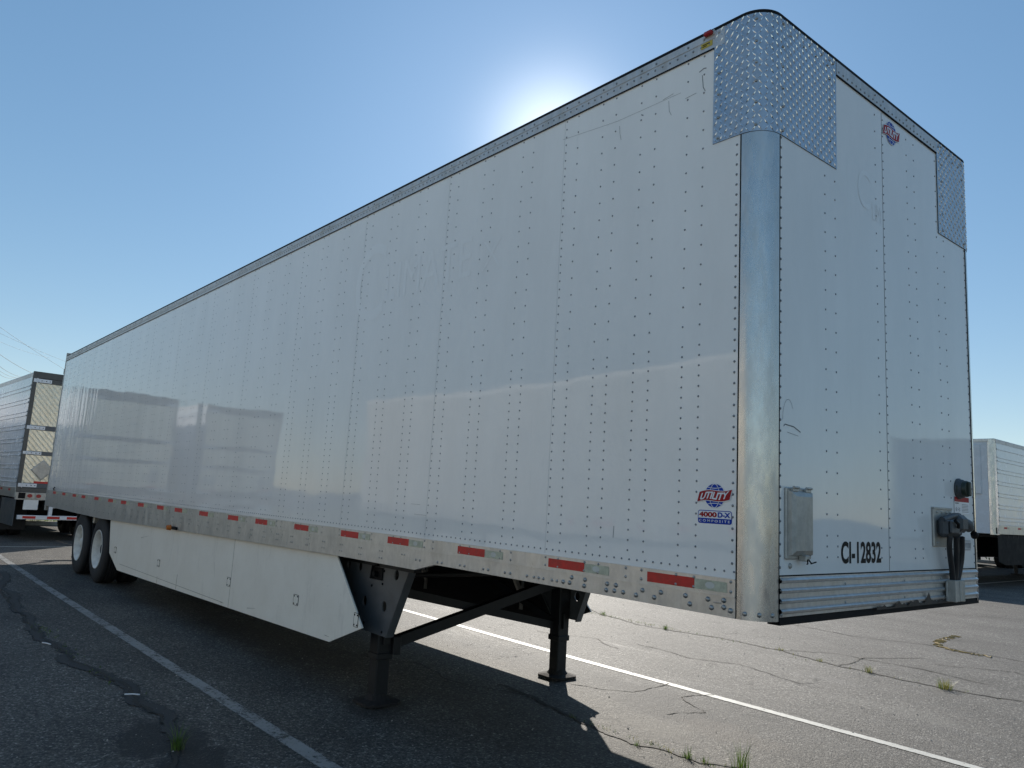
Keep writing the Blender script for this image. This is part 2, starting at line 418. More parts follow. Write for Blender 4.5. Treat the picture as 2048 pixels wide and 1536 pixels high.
    def build(s, name, mats, parent=None, warp=None, fixn=False):
        me = bpy.data.meshes.new(name)
        me.from_pydata([warp(p) for p in s.v] if warp else s.v, [], s.f)
        if not hasattr(mats, '__len__'): mats = [mats]
        for m in mats: me.materials.append(m)
        me.polygons.foreach_set('material_index', s.m); me.polygons.foreach_set('use_smooth', s.sm)
        if s.uv:
            ul = me.uv_layers.new(name='UVMap')
            for lp in me.loops: ul.data[lp.index].uv = s.uv.get(lp.vertex_index, (0, .5))
        if fixn:
            import bmesh
            bm = bmesh.new(); bm.from_mesh(me); bmesh.ops.remove_doubles(bm, verts=bm.verts, dist=1e-5)
            bmesh.ops.recalc_face_normals(bm, faces=bm.faces); bm.to_mesh(me); bm.free()
        me.update()
        o = bpy.data.objects.new(name, me); C.objects.link(o)
        if parent: o.parent = parent
        return o
def thing(name, label, cat, loc=(0,0,0), rz=0, group=None):
    o = bpy.data.objects.new(name, None); C.objects.link(o); o.location = loc; o.rotation_euler = (0,0,rz)
    o.empty_display_size = .3
    o['label'] = label; o['category'] = cat
    if group: o['group'] = group
    return o
def tag(o, label, cat, group=None):
    o['label'] = label; o['category'] = cat
    if group: o['group'] = group
    return o
def struct(o): o['kind'] = 'structure'; return o
def text_mesh(s, size=1, off=0, spacing=1):
    c = bpy.data.curves.new('txt', 'FONT'); c.body = s; c.size = size; c.offset = off; c.space_character = spacing
    c.resolution_u = 6
    o = bpy.data.objects.new('txt', c); C.objects.link(o)
    bpy.context.view_layer.update()
    me = bpy.data.meshes.new_from_object(o.evaluated_get(bpy.context.evaluated_depsgraph_get()))
    vs = [tuple(v.co) for v in me.vertices]; fs = [tuple(p.vertices) for p in me.polygons]
    bpy.data.objects.remove(o); bpy.data.curves.remove(c); bpy.data.meshes.remove(me)
    x0 = min(v[0] for v in vs); x1 = max(v[0] for v in vs); y0 = min(v[1] for v in vs); y1 = max(v[1] for v in vs)
    return [((v[0]-x0)/(x1-x0), (v[1]-y0)/(y1-y0)) for v in vs], fs
def put_text(mb, s, fn, mi=0, off=0, spacing=1, shear=0):
    """fn maps (u,v) in 0..1 to a 3D point"""
    vs, fs = text_mesh(s, 1, off, spacing)
    mb.add([fn(u+shear*(v-.5), v) for u, v in vs], fs, mi)

# =================================================================== setting
g = MB(); S = 900
g.face([(-S,-S,0),(S,-S,0),(S,S,0),(-S,S,0)])
struct(g.build('ground', M['asphalt']))
from mathutils import noise as mn
def strip(name, pts, wid, mat, z=.004, step=.12, jig=0):
    wv_ = .0 if jig == 0 else .07; step = step if jig == 0 else .045
    mb = MB(); rows = []
    P = [Vector((a, b, z)) for a, b in pts]
    for i in range(len(P)-1):
        a, b = P[i], P[i+1]; L = (b-a).length; n = max(1, int(L/step)); d = (b-a).normalized(); nn = Vector((-d.y, d.x, 0))
        for k in range(n + (1 if i == len(P)-2 else 0)):
            p = a+(b-a)*k/n; q = Vector((p.x, p.y, 0))
            p = p + nn*(wv_*mn.noise(q*1.9)+wv_*.55*mn.noise(q*7)+jig*mn.noise(q*23))
            ww = wid*(1+(.5*mn.noise(q*3+Vector((5,5,5))) if jig else 0))
            rows.append((p-nn*ww/2, p+nn*ww/2))
    mb.grid_uv(rows); return mb.build(name, mat)
struct(strip('lane_line', [(-20,-1.90),(-11,-1.955),(6,-1.95)], .135, M['paint_old']))
struct(strip('lane_line', [(-24,2.1),(-8,1.93),(-4,1.80),(5,1.70)], .112, M['paint']))
struct(strip('lane_line', [(-18.6,-7),(-18.5,9)], .12, M['paint'], .008))
struct(strip('lane_line', [(-6.6,18.5),(-6.75,30)], .12, M['paint']))
struct(strip('pavement_crack', [(-13.5,-2.2),(-12.3,-2.3),(-11.4,-2.52),(-10.5,-2.46),(-9.6,-2.58),(-8.2,-2.62),(-7.3,-2.70),(-6.6,-2.60),(-6.0,-2.66),(-5.1,-2.44),(-4.5,-2.50),(-4.0,-2.42),(-3.4,-2.55)], (.17), M['sealant'], .006, .10, .03))
struct(strip('pavement_crack', [(-11.4,-2.55),(-9.6,-2.61),(-7.3,-2.66),(-6.0,-2.60),(-5.1,-2.47),(-3.8,-2.50)], .05, M['crack'], .008, .07, .02))
for pts, wd in (([(-9,4.4),(-6.8,4.85),(-6.4,4.62),(-5.4,4.40),(-4.86,4.48),(-4.16,4.62),(-3.37,4.62),(-2.45,4.32),(-2.15,4.36),(-1.36,4.31),(-.7,4.45),(1,4.5)], .07),
              ([(-3.6,.30),(-2.43,.14),(-1.82,.02),(-1.6,.13),(-1.46,.15),(-1.32,.14),(-1.1,.27),(-.6,.3),(.4,.2)], .06),
              ([(-5.5,6.9),(-4.7,6.93),(-3.5,6.8),(-2.3,7.2),(-1,7.1)], .04),
              ([(-6,11.2),(-4.2,11.4),(-2.97,12.3),(-1,12.5)], .05),
              ([(-2.45,4.32),(-2.6,5.2),(-2.2,6.0)], .035),
              ([(-3.37,4.62),(-2.9,5.1),(-1.9,5.2),(-1.2,5.0)], .035),
              ([(-2.35,1.8),(-2.5,1.5),(-2.1,1.25),(-2.2,.9)], .03),
              ([(-2.9,1.8),(-2.8,1.2),(-3.3,.9)], .03),
              ([(-4.4,3.2),(-3.6,3.05),(-3.1,3.3),(-2.2,3.1)], .03),
              ([(-5.6,2.6),(-4.9,2.9),(-4.3,2.7)], .03),
              ([(-2.0,5.7),(-1.3,6.1),(-.6,5.9)], .035),
              ([(-5.2,-.2),(-4.6,.1),(-3.9,0),(-3.2,.22)], .035),
              ([(-3.4,-2.55),(-2.9,-2.7),(-2.2,-2.6),(-1,-2.75)], .07)):
    struct(strip('pavement_crack', pts, wd, M['crack'], .005, .07, .012))
k = MB(); k.box(-60,60,-60,-6.9,-.1,.008); struct(k.build('bounce_apron', simple('pale_bounce_surface', (.62,.58,.50), .8, 0, .25, 1.5, .2, 30)))  # unseen pale ground added behind the camera to bounce sunlight onto the trailer
# kerb and verge beyond the left trailer, planted strip far right
k = MB(); k.box(-27.2,-27.0,-14,30,0,.14,0,.02); k.build('kerb', M['curb'])['kind'] = 'structure'
k = MB(); k.box(-24,-9.6,36.6,36.8,0,.14,0,.02); k.box(-9.6,6,36.6,36.8,0,.14,0,.02); k.build('kerb', M['curb'])['kind'] = 'structure'

def blades(mb, x, y, n, h, spread, mi=0, wd=.004):
    for _ in range(n):
        a = random.uniform(0, 2*pi); r = spread*random.random()**.7
        px, py = x+r*cos(a)*.6, y+r*sin(a)*.6
        hh = h*random.uniform(.45, 1); lean = random.uniform(.1, .8)*hh; b = a+random.uniform(-.7, .7)
        tx, ty = cos(b+pi/2)*wd/2, sin(b+pi/2)*wd/2
        pr = None
        for i in range(4):
            q = i/3; c = (px+cos(b)*lean*q*q, py+sin(b)*lean*q*q, hh*q*(1-.25*q*lean/hh)); w_ = 1-q*.9
            cur = ((c[0]-tx*w_, c[1]-ty*w_, c[2]), (c[0]+tx*w_, c[1]+ty*w_, c[2]))
            if pr: mb.face([pr[0], pr[1], cur[1], cur[0]], mi)
            pr = cur
tufts = [(-3.22,-2.60,75,.17,.07,0,'tall green grass tuft growing from the dark broken patch beside the lane line'),
  (-1.10,.26,50,.20,.10,0,'tallest weed tuft at the lower edge, in the crack beyond the trailer shadow'),
  (-1.42,.13,34,.09,.06,0,'bushy low tuft in the crack just beyond the trailer shadow tip'),
  (-1.30,.15,16,.06,.05,0,'small weed tuft between two larger tufts in the near crack'),
  (-1.78,.03,14,.05,.04,0,'sparse tuft in the crack right at the shadow edge'),
  (-1.36,4.31,60,.13,.12,1,'yellowish tuft at the right end of the long sunlit crack'),
  (-2.15,4.36,30,.10,.07,1,'straw coloured tuft in the long crack, left of the larger yellowish tuft'),
  (-2.75,4.42,16,.05,.06,1,'low sprig in the middle of the long sunlit crack'),
  (-3.37,4.62,16,.05,.08,1,'low green sprig in the long crack below the trailer nose corner'),
  (-5.00,4.46,40,.10,.08,0,'green tuft in the long crack under the trailer side rail'),
  (-6.30,4.60,36,.08,.08,0,'flat mossy tuft near the left visible end of the long crack')]
for x, y, n, h, sp, dry, lab in tufts:
    mb = MB(); blades(mb, 0, 0, n, h, sp, 0, .006 if dry else .005)
    if dry: blades(mb, 0, 0, n//2, h, sp, 1, .006)
    o = mb.build('grass_tuft', [M['drygrass'] if dry else M['grass'], M['grass']]); o.location = (x, y, .002)
    tag(o, lab, 'grass tuft', 'weeds in the pavement cracks')
mb = MB()
for i in range(60):
    x = random.uniform(-8.4,-4.6); y = -2.6+.16*max(0, (x+6.6))/1.5*.6+random.uniform(-.07,.07)
    if random.random() < .5: x = random.gauss(-6.6 if random.random() < .5 else -7.6, .25)
    blades(mb, x, y, 3, .025, .04, 0, .006)
for i in range(150):
    x = random.uniform(-6.6,.2) if i < 110 else random.gauss(-5.6, .5); j = random.choice([0,1])
    y = (4.55 if x < -3 else 4.35)+random.uniform(-.06,.06)
    blades(mb, x, y, 2, .03, .05, j, .005)
for i in range(110):
    x = random.uniform(-2.6,-.4); y = .14+.05*mn.noise(Vector((x*2,0,0)))+(.1 if x > -1.2 else 0)+random.uniform(-.03,.03)
    blades(mb, x, y, 2, .03, .03, i % 2, .004)
o = mb.build('crack_moss', [M['grass'], M['drygrass']]); o['kind'] = 'stuff'; o.location = (0,0,.003)
o['label'] = 'tiny moss and seedlings along the cracks'
mb = MB()
for i in range(900):
    x, y = random.uniform(-9,2.2), random.uniform(-3.6,9)
    if i % 3 == 0: y = random.choice([4.4,.15,-2.6])+random.gauss(0,.15)
    r_ = random.choice([.003,.004,.005,.007,.010]); vs = [(x+r_*cos(q)*random.uniform(.6,1), y+r_*sin(q)*random.uniform(.6,1), .003) for q in (0,1.26,2.5,3.77,5.03)]
    top = (x, y, .003+r_*.9); mi = random.choice([0,0,1])
    for k_ in range(5): mb.face([vs[k_], vs[(k_+1) % 5], top], mi)
o = mb.build('loose_gravel', [M['curb'], M['bracket']]); o['kind'] = 'stuff'; o['label'] = 'scattered loose stones on the asphalt'
# straw curl and small litter
mb = MB(); pr = None
for i in range(34):
    q = i/33; x = -2.75+.95*q+.25*sin(q*3.1)*-1; y = 8.5-1.5*q+.5*sin(q*pi)*-1
    a = random.uniform(0, pi); l = .07
    mb.tube([(x-cos(a)*l, y-sin(a)*l, .006), (x, y, .012), (x+cos(a)*l, y+sin(a)*l, .006)], .006, 5)
tag(mb.build('dry_straw_trail', M['tan_wood']), 'curved trail of dry yellow straw on the asphalt at far right', 'straw')
for (x, y, a, l), lab in zip([(-6.9,-2.69,.4,.13),(-4.62,-2.50,1.0,.11)], ['white stick lying across the tar seam near the left edge','pale stick on the asphalt above the grass patch']):
    mb = MB(); mb.tube([(-l/2,0,.010),(0,.004,.012),(l/2,0,.010)], .006, 6)
    o = mb.build('litter_stick', M['vwhite']); o.location = (x,y,.0); o.rotation_euler = (0,0,a); tag(o, lab, 'stick', 'pale sticks of litter')

# =================================================================== main trailer
W = 1.3; R = .13; ZT = 4.10; ZR = 3.988; ZP = 1.337; XR = -16.15
def warp(p):
    x, y, z = p
    if y > .9 and z > 1.14 : y += .046*(y-.9)/.4
    return (x, y, z + (0.0215*max(0, (z-1.2))/2.9*(y+1.3) if x > -8 else 0.0215*max(0, (z-1.2))/2.9*(y+1.3)))
tr = thing('box_trailer', 'long white riveted box trailer with diamond plate corners, parked unhitched on its landing legs', 'trailer')
def part(mb, name, mats, parent=tr, fixn=False, label=None):
    o = mb.build(name, mats, parent, warp, fixn)
    if label: o['label'] = label
    return o
cols = []
for k_ in range(0, 37):
    x = -1.367-.4056*k_
    if x-.0 < XR+.12: break
    cols.append((x, k_ % 3 == 0, k_))
front_cols = [-1.062, -.770, -.455]
def side_panel(sy):
    mb = MB(); y = -W*sy if sy == 1 else W
    y0 = -W if sy == 1 else W; yi = y0 + (.04 if sy == 1 else -.04)
    # sheet subdivided so that waviness reads at any angle
    mb.box(XR+.03, -R, y0, yi, ZP, ZR+.01)
    n = (0,-1,0) if sy == 1 else (0,1,0); yo = y0 + (-.0005 if sy == 1 else .0005)
    r = .0056
    def put(x, z, rr=r): mb.dome((x, yo, z), n, rr, rr*.6, 1, 7)
    zs = [3.972-.1023*i for i in range(15)]          # down to 2.54
    for x, seam, k_ in cols:
        dense_low = x > -5.1
        for j, xx in enumerate((x, x+.1015)):
            full = seam and j == 0
            if full:
                z = 3.972
                while z > 1.39: put(xx, z); z -= .05115
            else:
                z = 3.972 - (0 if j == 0 else 0)
                while z > 1.39:
                    put(xx, z); z -= .1023 if (z > 2.46 or not dense_low) else .05115
        if seam and x > -4:
            xs = x-.016
            mb.box(xs-.0006, xs+.0006, yo-.0006*sy, yo+.002*sy, ZP+.01, ZR, 2)
    if sy == 1:
        for x in front_cols:
            for xx in (x, x+.102):
                z = 3.972
                while z > 1.39:
                    put(xx, z); z -= .1023 if z > 2.46 else .05115
        z = 3.93
        while z > 1.39: put(-.153, z, .0066); z -= .0515
    x = -.142
    while x > XR+.06: put(x, 1.370); x -= .0512
    o = part(mb, 'side_panel', [M['white'], M['rivet'], M['seam']])
    return o
sp = side_panel(1); side_panel(-1)

# scuffs and the ghost of removed lettering on the near side
mb = MB(); yt = -W-.0012
def L3(u0, v0, du, dv, sh=0): return lambda u, v: (u0+du*u+sh*v, yt, v0+dv*v)
put_text(mb, 'C', lambda u, v: (-3.90+.47*u, yt, 3.03+.66*v), 0)
put_text(mb, 'LIMATE', lambda u, v: (-3.40+1.13*u, yt, 3.16+.29*v), 0, 0, 1.0)
put_text(mb, "'X", lambda u, v: (-2.20+.26*u, yt, 3.16+.22*v), 0, -.02, 1.0)
part(mb, 'ghost_lettering', [M['ghost']], sp)
def scuff(pts, wd=.0022, y=yt):
    mb = MB()
    for (x0, z0), (x1, z1) in zip(pts, pts[1:]):
        d = Vector((x1-x0, 0, z1-z0)).normalized(); n = Vector((-d.z, 0, d.x))*wd/2
        a = Vector((x0, y, z0)); b = Vector((x1, y, z1)); mb.face([a-n, b-n, b+n, a+n])
    part(mb, 'scuff_mark', [M['pencil']], sp)
scuff([(-.365,3.87),(-.358,3.80),(-.345,3.775)], .004); scuff([(-.385,3.895),(-.355,3.905),(-.34,3.90)], .005)
scuff([(-.58,3.81),(-.575,3.75),(-.56,3.72)]); scuff([(-.93,3.79),(-.925,3.74),(-.915,3.70)])
scuff([(-.62,3.83),(-.55,3.84)]); scuff([(-.47,3.78),(-.40,3.785)]); scuff([(-.77,3.80),(-.755,3.79)], .006)
scuff([(-1.4,3.865),(-.95,3.825),(-.5,3.825)], .0015)
scuff([(-.87,1.47),(-.867,1.53)], .003); scuff([(-2.75,1.50),(-2.6,1.498)], .0015); scuff([(-2.8,1.57),(-2.68,1.568)], .0015)

def logo(mb, F, r, half):
    """globe with a slanted banner. F(u, v, layer) -> point, u to the right, v up, in metres from the centre"""
    n = 36
    mb.face([F(r*1.05*cos(2*pi*k/n), r*1.05*sin(2*pi*k/n), 0) for k in range(n)], 2)
    mb.face([F(r*cos(2*pi*k/n), r*sin(2*pi*k/n), 1) for k in range(n)], 0)
    def line(pts, w_):
        for (a, b), (c, d) in zip(pts, pts[1:]):
            dd = Vector((c-a, d-b)).normalized(); nn = Vector((-dd.y, dd.x))*w_/2
            mb.face([F(a-nn.x, b-nn.y, 2), F(c-nn.x, d-nn.y, 2), F(c+nn.x, d+nn.y, 2), F(a+nn.x, b+nn.y, 2)], 2)
    for kx in (-.48, .48): line([(r*kx*cos(q), r*sin(q)) for q in [pi*(-.5+i/14) for i in range(15)]], r*.055)
    for ky in (.72, -.72):
        ww = math.sqrt(1-ky*ky)*r; line([(-ww+2*ww*i/8, ky*r-.09*r*math.copysign(1, ky)*(1-(i/4-1)**2)) for i in range(9)], r*.055)
    # wavy banner
    def ban(gw, gh, layer, mi):  # wavy banner outline
        n2 = 14; top = []; bot = []
        for i in range(n2+1):
            q = -1+2*i/n2; u = half*gw*q
            c = .10*r*sin(q*pi)*-1+.13*r*q
            top.append((u+.07*half, c+gh*r)); bot.append((u-.07*half, c-gh*r))
        for i in range(n2): mb.face([F(*bot[i], layer), F(*bot[i+1], layer), F(*top[i+1], layer), F(*top[i], layer)], mi)
    ban(1.0, .47, 3, 2); ban(.965, .42, 4, 1)
    def tm(u, v):
        q = -1+2*u; return F(q*half*.82+.07*half*(v-.5)*2, .13*r*q-.10*r*sin(q*pi)+(v-.5)*.62*r, 5)
    put_text(mb, 'UTILITY', tm, 2, .035, .95)
lay = .0007
mb = MB(); logo(mb, lambda u, v, k: (-.250+u, yt-lay*k, 1.706+v), .055, .092)
part(mb, 'logo_decal', [M['blue'], M['vred'], M['vwhite']], sp)
mb = MB()
def rrect(mb, F, x0, x1, y0, y1, r, mi, top=True, bot=True):
    pts = []
    for cx, cy, a0, on in ((x1-r, y1-r, 0, top), (x0+r, y1-r, 90, top), (x0+r, y0+r, 180, bot), (x1-r, y0+r, 270, bot)):
        if on: pts += [(cx+r*cos(radians(a0+i*15)), cy+r*sin(radians(a0+i*15))) for i in range(7)]
        else: pts.append((x1 if a0 in (0, 270) else x0, y1 if a0 in (0, 90) else y0))
    mb.face([F(*p) for p in pts], mi)
B = lambda k: (lambda u, v: (u, yt-lay*k, v))
rrect(mb, B(0), -.341, -.156, 1.577, 1.655-.017, .012, 0)
rrect(mb, B(1), -.3375, -.1595, 1.6015, 1.6345, .009, 2, True, False)
put_text(mb, '4000', lambda u, v: (-.334+.098*u, yt-lay*2, 1.6065+.024*v), 1, .045)
put_text(mb, 'D-X', lambda u, v: (-.231+.068*u, yt-lay*2, 1.6065+.024*v), 0, .045)
put_text(mb, 'COMPOSITE', lambda u, v: (-.334+.168*u, yt-lay*2, 1.584+.011*v), 2, .01, 1.5)
part(mb, 'model_badge', [M['blue'], M['vred'], M['vwhite']], sp)

# ---- corner posts
def corner(sy, mb, x0, y0, z0, z1, r, n=14, ext=0, mi=0, wall=0):
    pts = []
    for i in range(n+1):
        a = pi/2*i/n; pts.append((-r+r*sin(a)+x0, (-W+r-r*cos(a))*1))
    pts = [(a, b*sy if sy == 1 else -b) for a, b in pts]
    vs = [(a, b, z0) for a, b in pts]+[(a, b, z1) for a, b in pts]
    m_ = len(pts); fs = [(i, i+1, i+1+m_, i+m_) for i in range(m_-1)]
    mb.add(vs, fs, mi, True)
for sy in (1, -1):
    mb = MB(); corner(sy, mb, .002, 0, 1.168, ZT-.01, R)
    mb.box(-R-.003, -R+.001, -(W+.003)*sy, -(W-.03)*sy, 1.168, ZT-.02, 1)
    mb.box(-.03, .0035, -(W-R-.002)*sy, -(W-R+.002)*sy, 1.168, ZT-.02, 1)
    if sy == 1:
        for q in (.2, .5, .8):
            a = pi/2*q; nn = Vector((sin(a), -cos(a), 0))
            mb.dome(Vector((-R, -W+R, 1.195))+nn*(R+.002), nn, .011, .007, 2)
    part(mb, 'corner_post', [M['post'], M['dark'], M['bolt']])

# ---- front wall
mb = MB()
mb.box(-.04, 0, -W+R, -.045, 1.365, 4.0, 0); mb.box(-.04, -.0015, -.045, W-R, 1.365, 4.0, 0)
mb.box(-.0014, .0008, -.0535, -.0505, 1.37, 3.99, 2)
mb.box(-.002, .001, -1.166, 1.166, 1.362, 1.368, 2)
def frow(y, step, z0=3.96, z1=1.42, rr=.0056):
    z = z0
    while z > z1:
        mb.dome((.0003 if y < -.045 else -.0012, y, z), (1,0,0), rr, rr*.6, 1, 7); z -= step if z > 1.55 else min(step, .0512)
for y in (-.731, -.624): frow(y, .1023, 3.9)
frow(-.142, .1023, 3.945)
for y in (.287, .394, .724, .833): frow(y, .1023, 3.94)
frow(-.037, .0512, 3.95); frow(-1.158, .0512, 3.45, 1.38, .0064); frow(1.155, .0512, 3.5, 1.38)
fw = part(mb, 'front_wall', [M['white'], M['rivet'], M['dark']])
# ghost logo on front, pen doodle
mb = MB()
put_text(mb, 'C', lambda u, v: (.0012, -.36+.15*u, 3.34+.22*v), 0); put_text(mb, 'LIM', lambda u, v: (.0012, -.19+.11*u, 3.30+.10*v), 0)
part(mb, 'ghost_lettering', [M['ghost']], fw)
def fsc(pts, wd=.0018):
    mb = MB()
    for (x0, z0), (x1, z1) in zip(pts, pts[1:]):
        d = Vector((0, x1-x0, z1-z0)).normalized(); n = Vector((0, -d.z, d.y))*wd/2
        a = Vector((.0012, x0, z0)); b = Vector((.0012, x1, z1)); mb.face([a-n, b-n, b+n, a+n])
    part(mb, 'pen_mark', [M['pencil']], fw)
fsc([(-1.135+.045-.05*cos(q), 2.07+.10*sin(q)) for q in [pi*i/10 for i in range(9)]]); fsc([(-1.13,2.04),(-1.12,2.05),(-1.04,2.045),(-.98,2.025)], .005); fsc([(-1.10,2.015),(-1.0,2.005)])
for i in range(7): fsc([(.30+.022*i, 1.345), (.31+.022*i, 1.352+.01*(i % 2)), (.318+.022*i, 1.338)], .006)
mb = MB(); logo(mb, lambda u, v, k: (.0012+lay*k, .076+u, 3.905+v), .070, .112)
part(mb, 'logo_decal', [M['blue'], M['vred'], M['vwhite']], fw)
mb = MB(); put_text(mb, 'CI-12832', lambda u, v: (.0013, -.592+.440*u, 1.412+.109*v), 0, .032, 1.03)
part(mb, 'fleet_number', [M['ink']], fw)
# labels by the connector box
mb = MB(); F2 = lambda k: (lambda u, v: (.0008+lay*k, u, v))
rrect(mb, F2(1), .875, 1.097, 1.700, 1.805, .006, 0); rrect(mb, F2(2), .878, 1.094, 1.772, 1.802, .005, 1, True, False)
for i in range(6): mb.face([F2(2)(.985,1.758-.009*i), F2(2)(1.085,1.758-.009*i), F2(2)(1.085,1.755-.009*i), F2(2)(.985,1.755-.009*i)], 2)
mb.face([F2(2)(.885,1.766), F2(2)(.94,1.766), F2(2)(.94,1.760), F2(2)(.885,1.760)], 2)
for cx in (.905, .945):
    for a in range(5):
        q = a*1.3+cx*7; mb.face([F2(2)(cx+.014*cos(q), 1.725+.014*sin(q)), F2(2)(cx+.014*cos(q+.5), 1.725+.014*sin(q+.5)), F2(2)(cx, 1.722)], 2)
part(mb, 'warning_label', [M['vwhite'], M['vred'], M['pencil']], fw)
mb = MB(); rrect(mb, F2(1), .895, 1.02, 1.645, 1.690, .004, 0); rrect(mb, F2(2), .93, 1.01, 1.655, 1.668, .003, 1); part(mb, 'yellow_label', [M['yellow'], M['vwhite']], fw)
mb = MB()
for i in range(15): mb.face([F2(1)(.97+.0095*i,1.487), F2(1)(.97+.0095*i+random.choice([.003,.006]),1.487), F2(1)(.975+.0095*i,1.525), F2(1)(.97+.0095*i,1.525)], 0)
for z_ in (1.478, 1.532): mb.face([F2(1)(.97,z_), F2(1)(1.10,z_), F2(1)(1.10,z_+.004), F2(1)(.97,z_+.004)], 0)
part(mb, 'barcode_label', [M['pencil']], fw)

# ---- corrugated front sill
mb = MB(); prof = []
z = 1.186
for i in range(4):
    prof += [(z, .004), (z+.012, .004), (z+.018, .014), (z+.027, .016), (z+.033, .010), (z+.037, .004)]; z += .0445
prof += [(1.362, .004)]
ys = [-1.166+i*(2.332/24) for i in range(25)]
for (a, oa), (b, ob) in zip(prof, prof[1:]):
    for y0, y1 in zip(ys, ys[1:]): mb.face([(oa, y0, a), (oa, y1, a), (ob, y1, b), (ob, y0, b)], 0, False)
mb.face([(.004,-1.166,1.186),(.004,1.166,1.186),(-.05,1.166,1.186),(-.05,-1.166,1.186)], 0)
for z_ in (1.197, 1.250, 1.301, 1.350): mb.dome((.0045,-1.153,z_),(1,0,0),.0085,.006,1)
for y in (-.56, .12, .62):
    for z_ in (1.229, 1.318): mb.dome((.0045,y,z_-.001),(1,0,0),.007,.005,1)
for z_ in (1.2, 1.26, 1.32): mb.dome((.0045,1.15,z_),(1,0,0),.007,.005,1)
part(mb, 'front_sill', [M['sill'], M['bolt']])
mb = MB(); mb.box(-.06, .0, -1.16, 1.2, 1.150, 1.184, 0)
pts = [(-.25+ i*.03, 1.186+max(0, .012*sin(i*.9)+.010*sin(i*2.3+1)+.012*(1 if 8 < i < 30 else 0)+ (.03 if i in (21,22) else 0))) for i in range(40)]
for (a, za), (b, zb) in zip(pts, pts[1:]): mb.face([(.0185, a, 1.178), (.0185, b, 1.178), (.0185, b, zb), (.0185, a, za)], 1)
part(mb, 'lower_edge', [M['dark'], M['grease']])

# ---- document box
mb = MB()
mb.box(.0, .012, -1.125, -.900, 1.437, 1.762, 0, .008)
bx = [(-1.110,-.915,1.452,1.748,.012),(-1.106,-.920,1.458,1.742,.028),(-1.085,-.94,1.478,1.722,.040)]
for (a,b,c,d,x), (a2,b2,c2,d2,x2) in zip(bx, bx[1:]):
    P1 = [(x,a,c),(x,b,c),(x,b,d),(x,a,d)]; P2 = [(x2,a2,c2),(x2,b2,c2),(x2,b2,d2),(x2,a2,d2)]
    for i in range(4): j = (i+1) % 4; mb.face([P1[i], P1[j], P2[j], P2[i]])
a,b,c,d,x = bx[-1]; mb.face([(x,a,c),(x,b,c),(x,b,d),(x,a,d)])
db = part(mb, 'document_box', [M['galv']])
for y in (-1.07, -.955):
    mb = MB(); mb.box(.012,.030,y-.022,y+.022,1.742,1.758,0,.003); mb.tube([(.03,y-.024,1.762),(.03,y+.024,1.762)],.006,8); part(mb, 'hinge', [M['galv']], db)
mb = MB(); mb.box(.012,.05,-1.02,-.985,1.430,1.458,0,.003); mb.tube([(.05,-1.0,1.44),(.055,-.985,1.425),(.04,-.96,1.42),(.05,-.93,1.428)],.003,6,1); mb.tube([(.05,-1.01,1.44),(.055,-1.015,1.422),(.04,-.995,1.418)],.003,6,1)
part(mb, 'latch', [M['galv'], M['dark']], db)
mb = MB(); mb.dome((.001,-1.075,1.408),(1,0,0),.014,.008); part(mb, 'plug', [M['galv']], fw)

# ---- electrical connector box with hoses
mb = MB()
mb.box(.0, .012, .525, .800, 1.500, 1.722, 0, .003); mb.box(.0,.016,.525,.80,1.715,1.728,0,.002)
for y in (.57,.64,.71,.77): mb.dome((.013,y,1.700),(1,0,0),.008,.005)
for y in (.57,.74): mb.dome((.013,y,1.52),(1,0,0),.008,.005)
cb = part(mb, 'connector_plate', [M['galv']])
mb = MB()
mb.box(.012,.075,.545,.80,1.555,1.672,0,.022); mb.box(.075,.092,.57,.70,1.578,1.655,0,.012); mb.box(.02,.095,.72,.845,1.585,1.690,0,.024); mb.tube([(.05,.55,1.655),(.055,.70,1.682),(.05,.80,1.685)],.018,8)
mb.tube([(.05,.83,1.65),(.07,.885,1.63),(.08,.90,1.60)],[.035,.036,.02],10)
mb.tube([(.10,.60,1.655),(.108,.63,1.635),(.10,.65,1.615)],.009,8,1)
mb.tube([(.08,.885,1.655),(.09,.91,1.62),(.09,.925,1.575)],.008,8,1); mb.tube([(.09,.915,1.585),(.09,.935,1.572),(.09,.95,1.568)],[.018,.024,.006],10,1)
part(mb, 'socket', [M['plastic'], M['dark']], cb)
for (ya, yb, bow) in ((.590,.700,-.01),(.685,.735,.012),(.77,.772,.03)):
    mb = MB(); pts = []
    for i in range(13):
        q = i/12; s_ = q*q*(3-2*q)
        pts.append((.075-.035*q, ya+(yb-ya)*s_+bow*sin(q*pi), 1.56-.262*q))
    mb.tube(pts, .0155, 10); part(mb, 'hose', [M['hose']], cb)
mb = MB()
for y0,y1 in ((.668,.688),(.792,.812)): mb.box(.018,.07,y0,y1,1.185,1.310,0,.003)
mb.box(.055,.068,.688,.792,1.187,1.308,0,.002); mb.box(.018,.03,.655,.825,1.187,1.300,0,.002); mb.tube([(.069,.74,1.19),(.069,.74,1.305)],.008,8)
part(mb, 'hose_guard', [M['galv']])
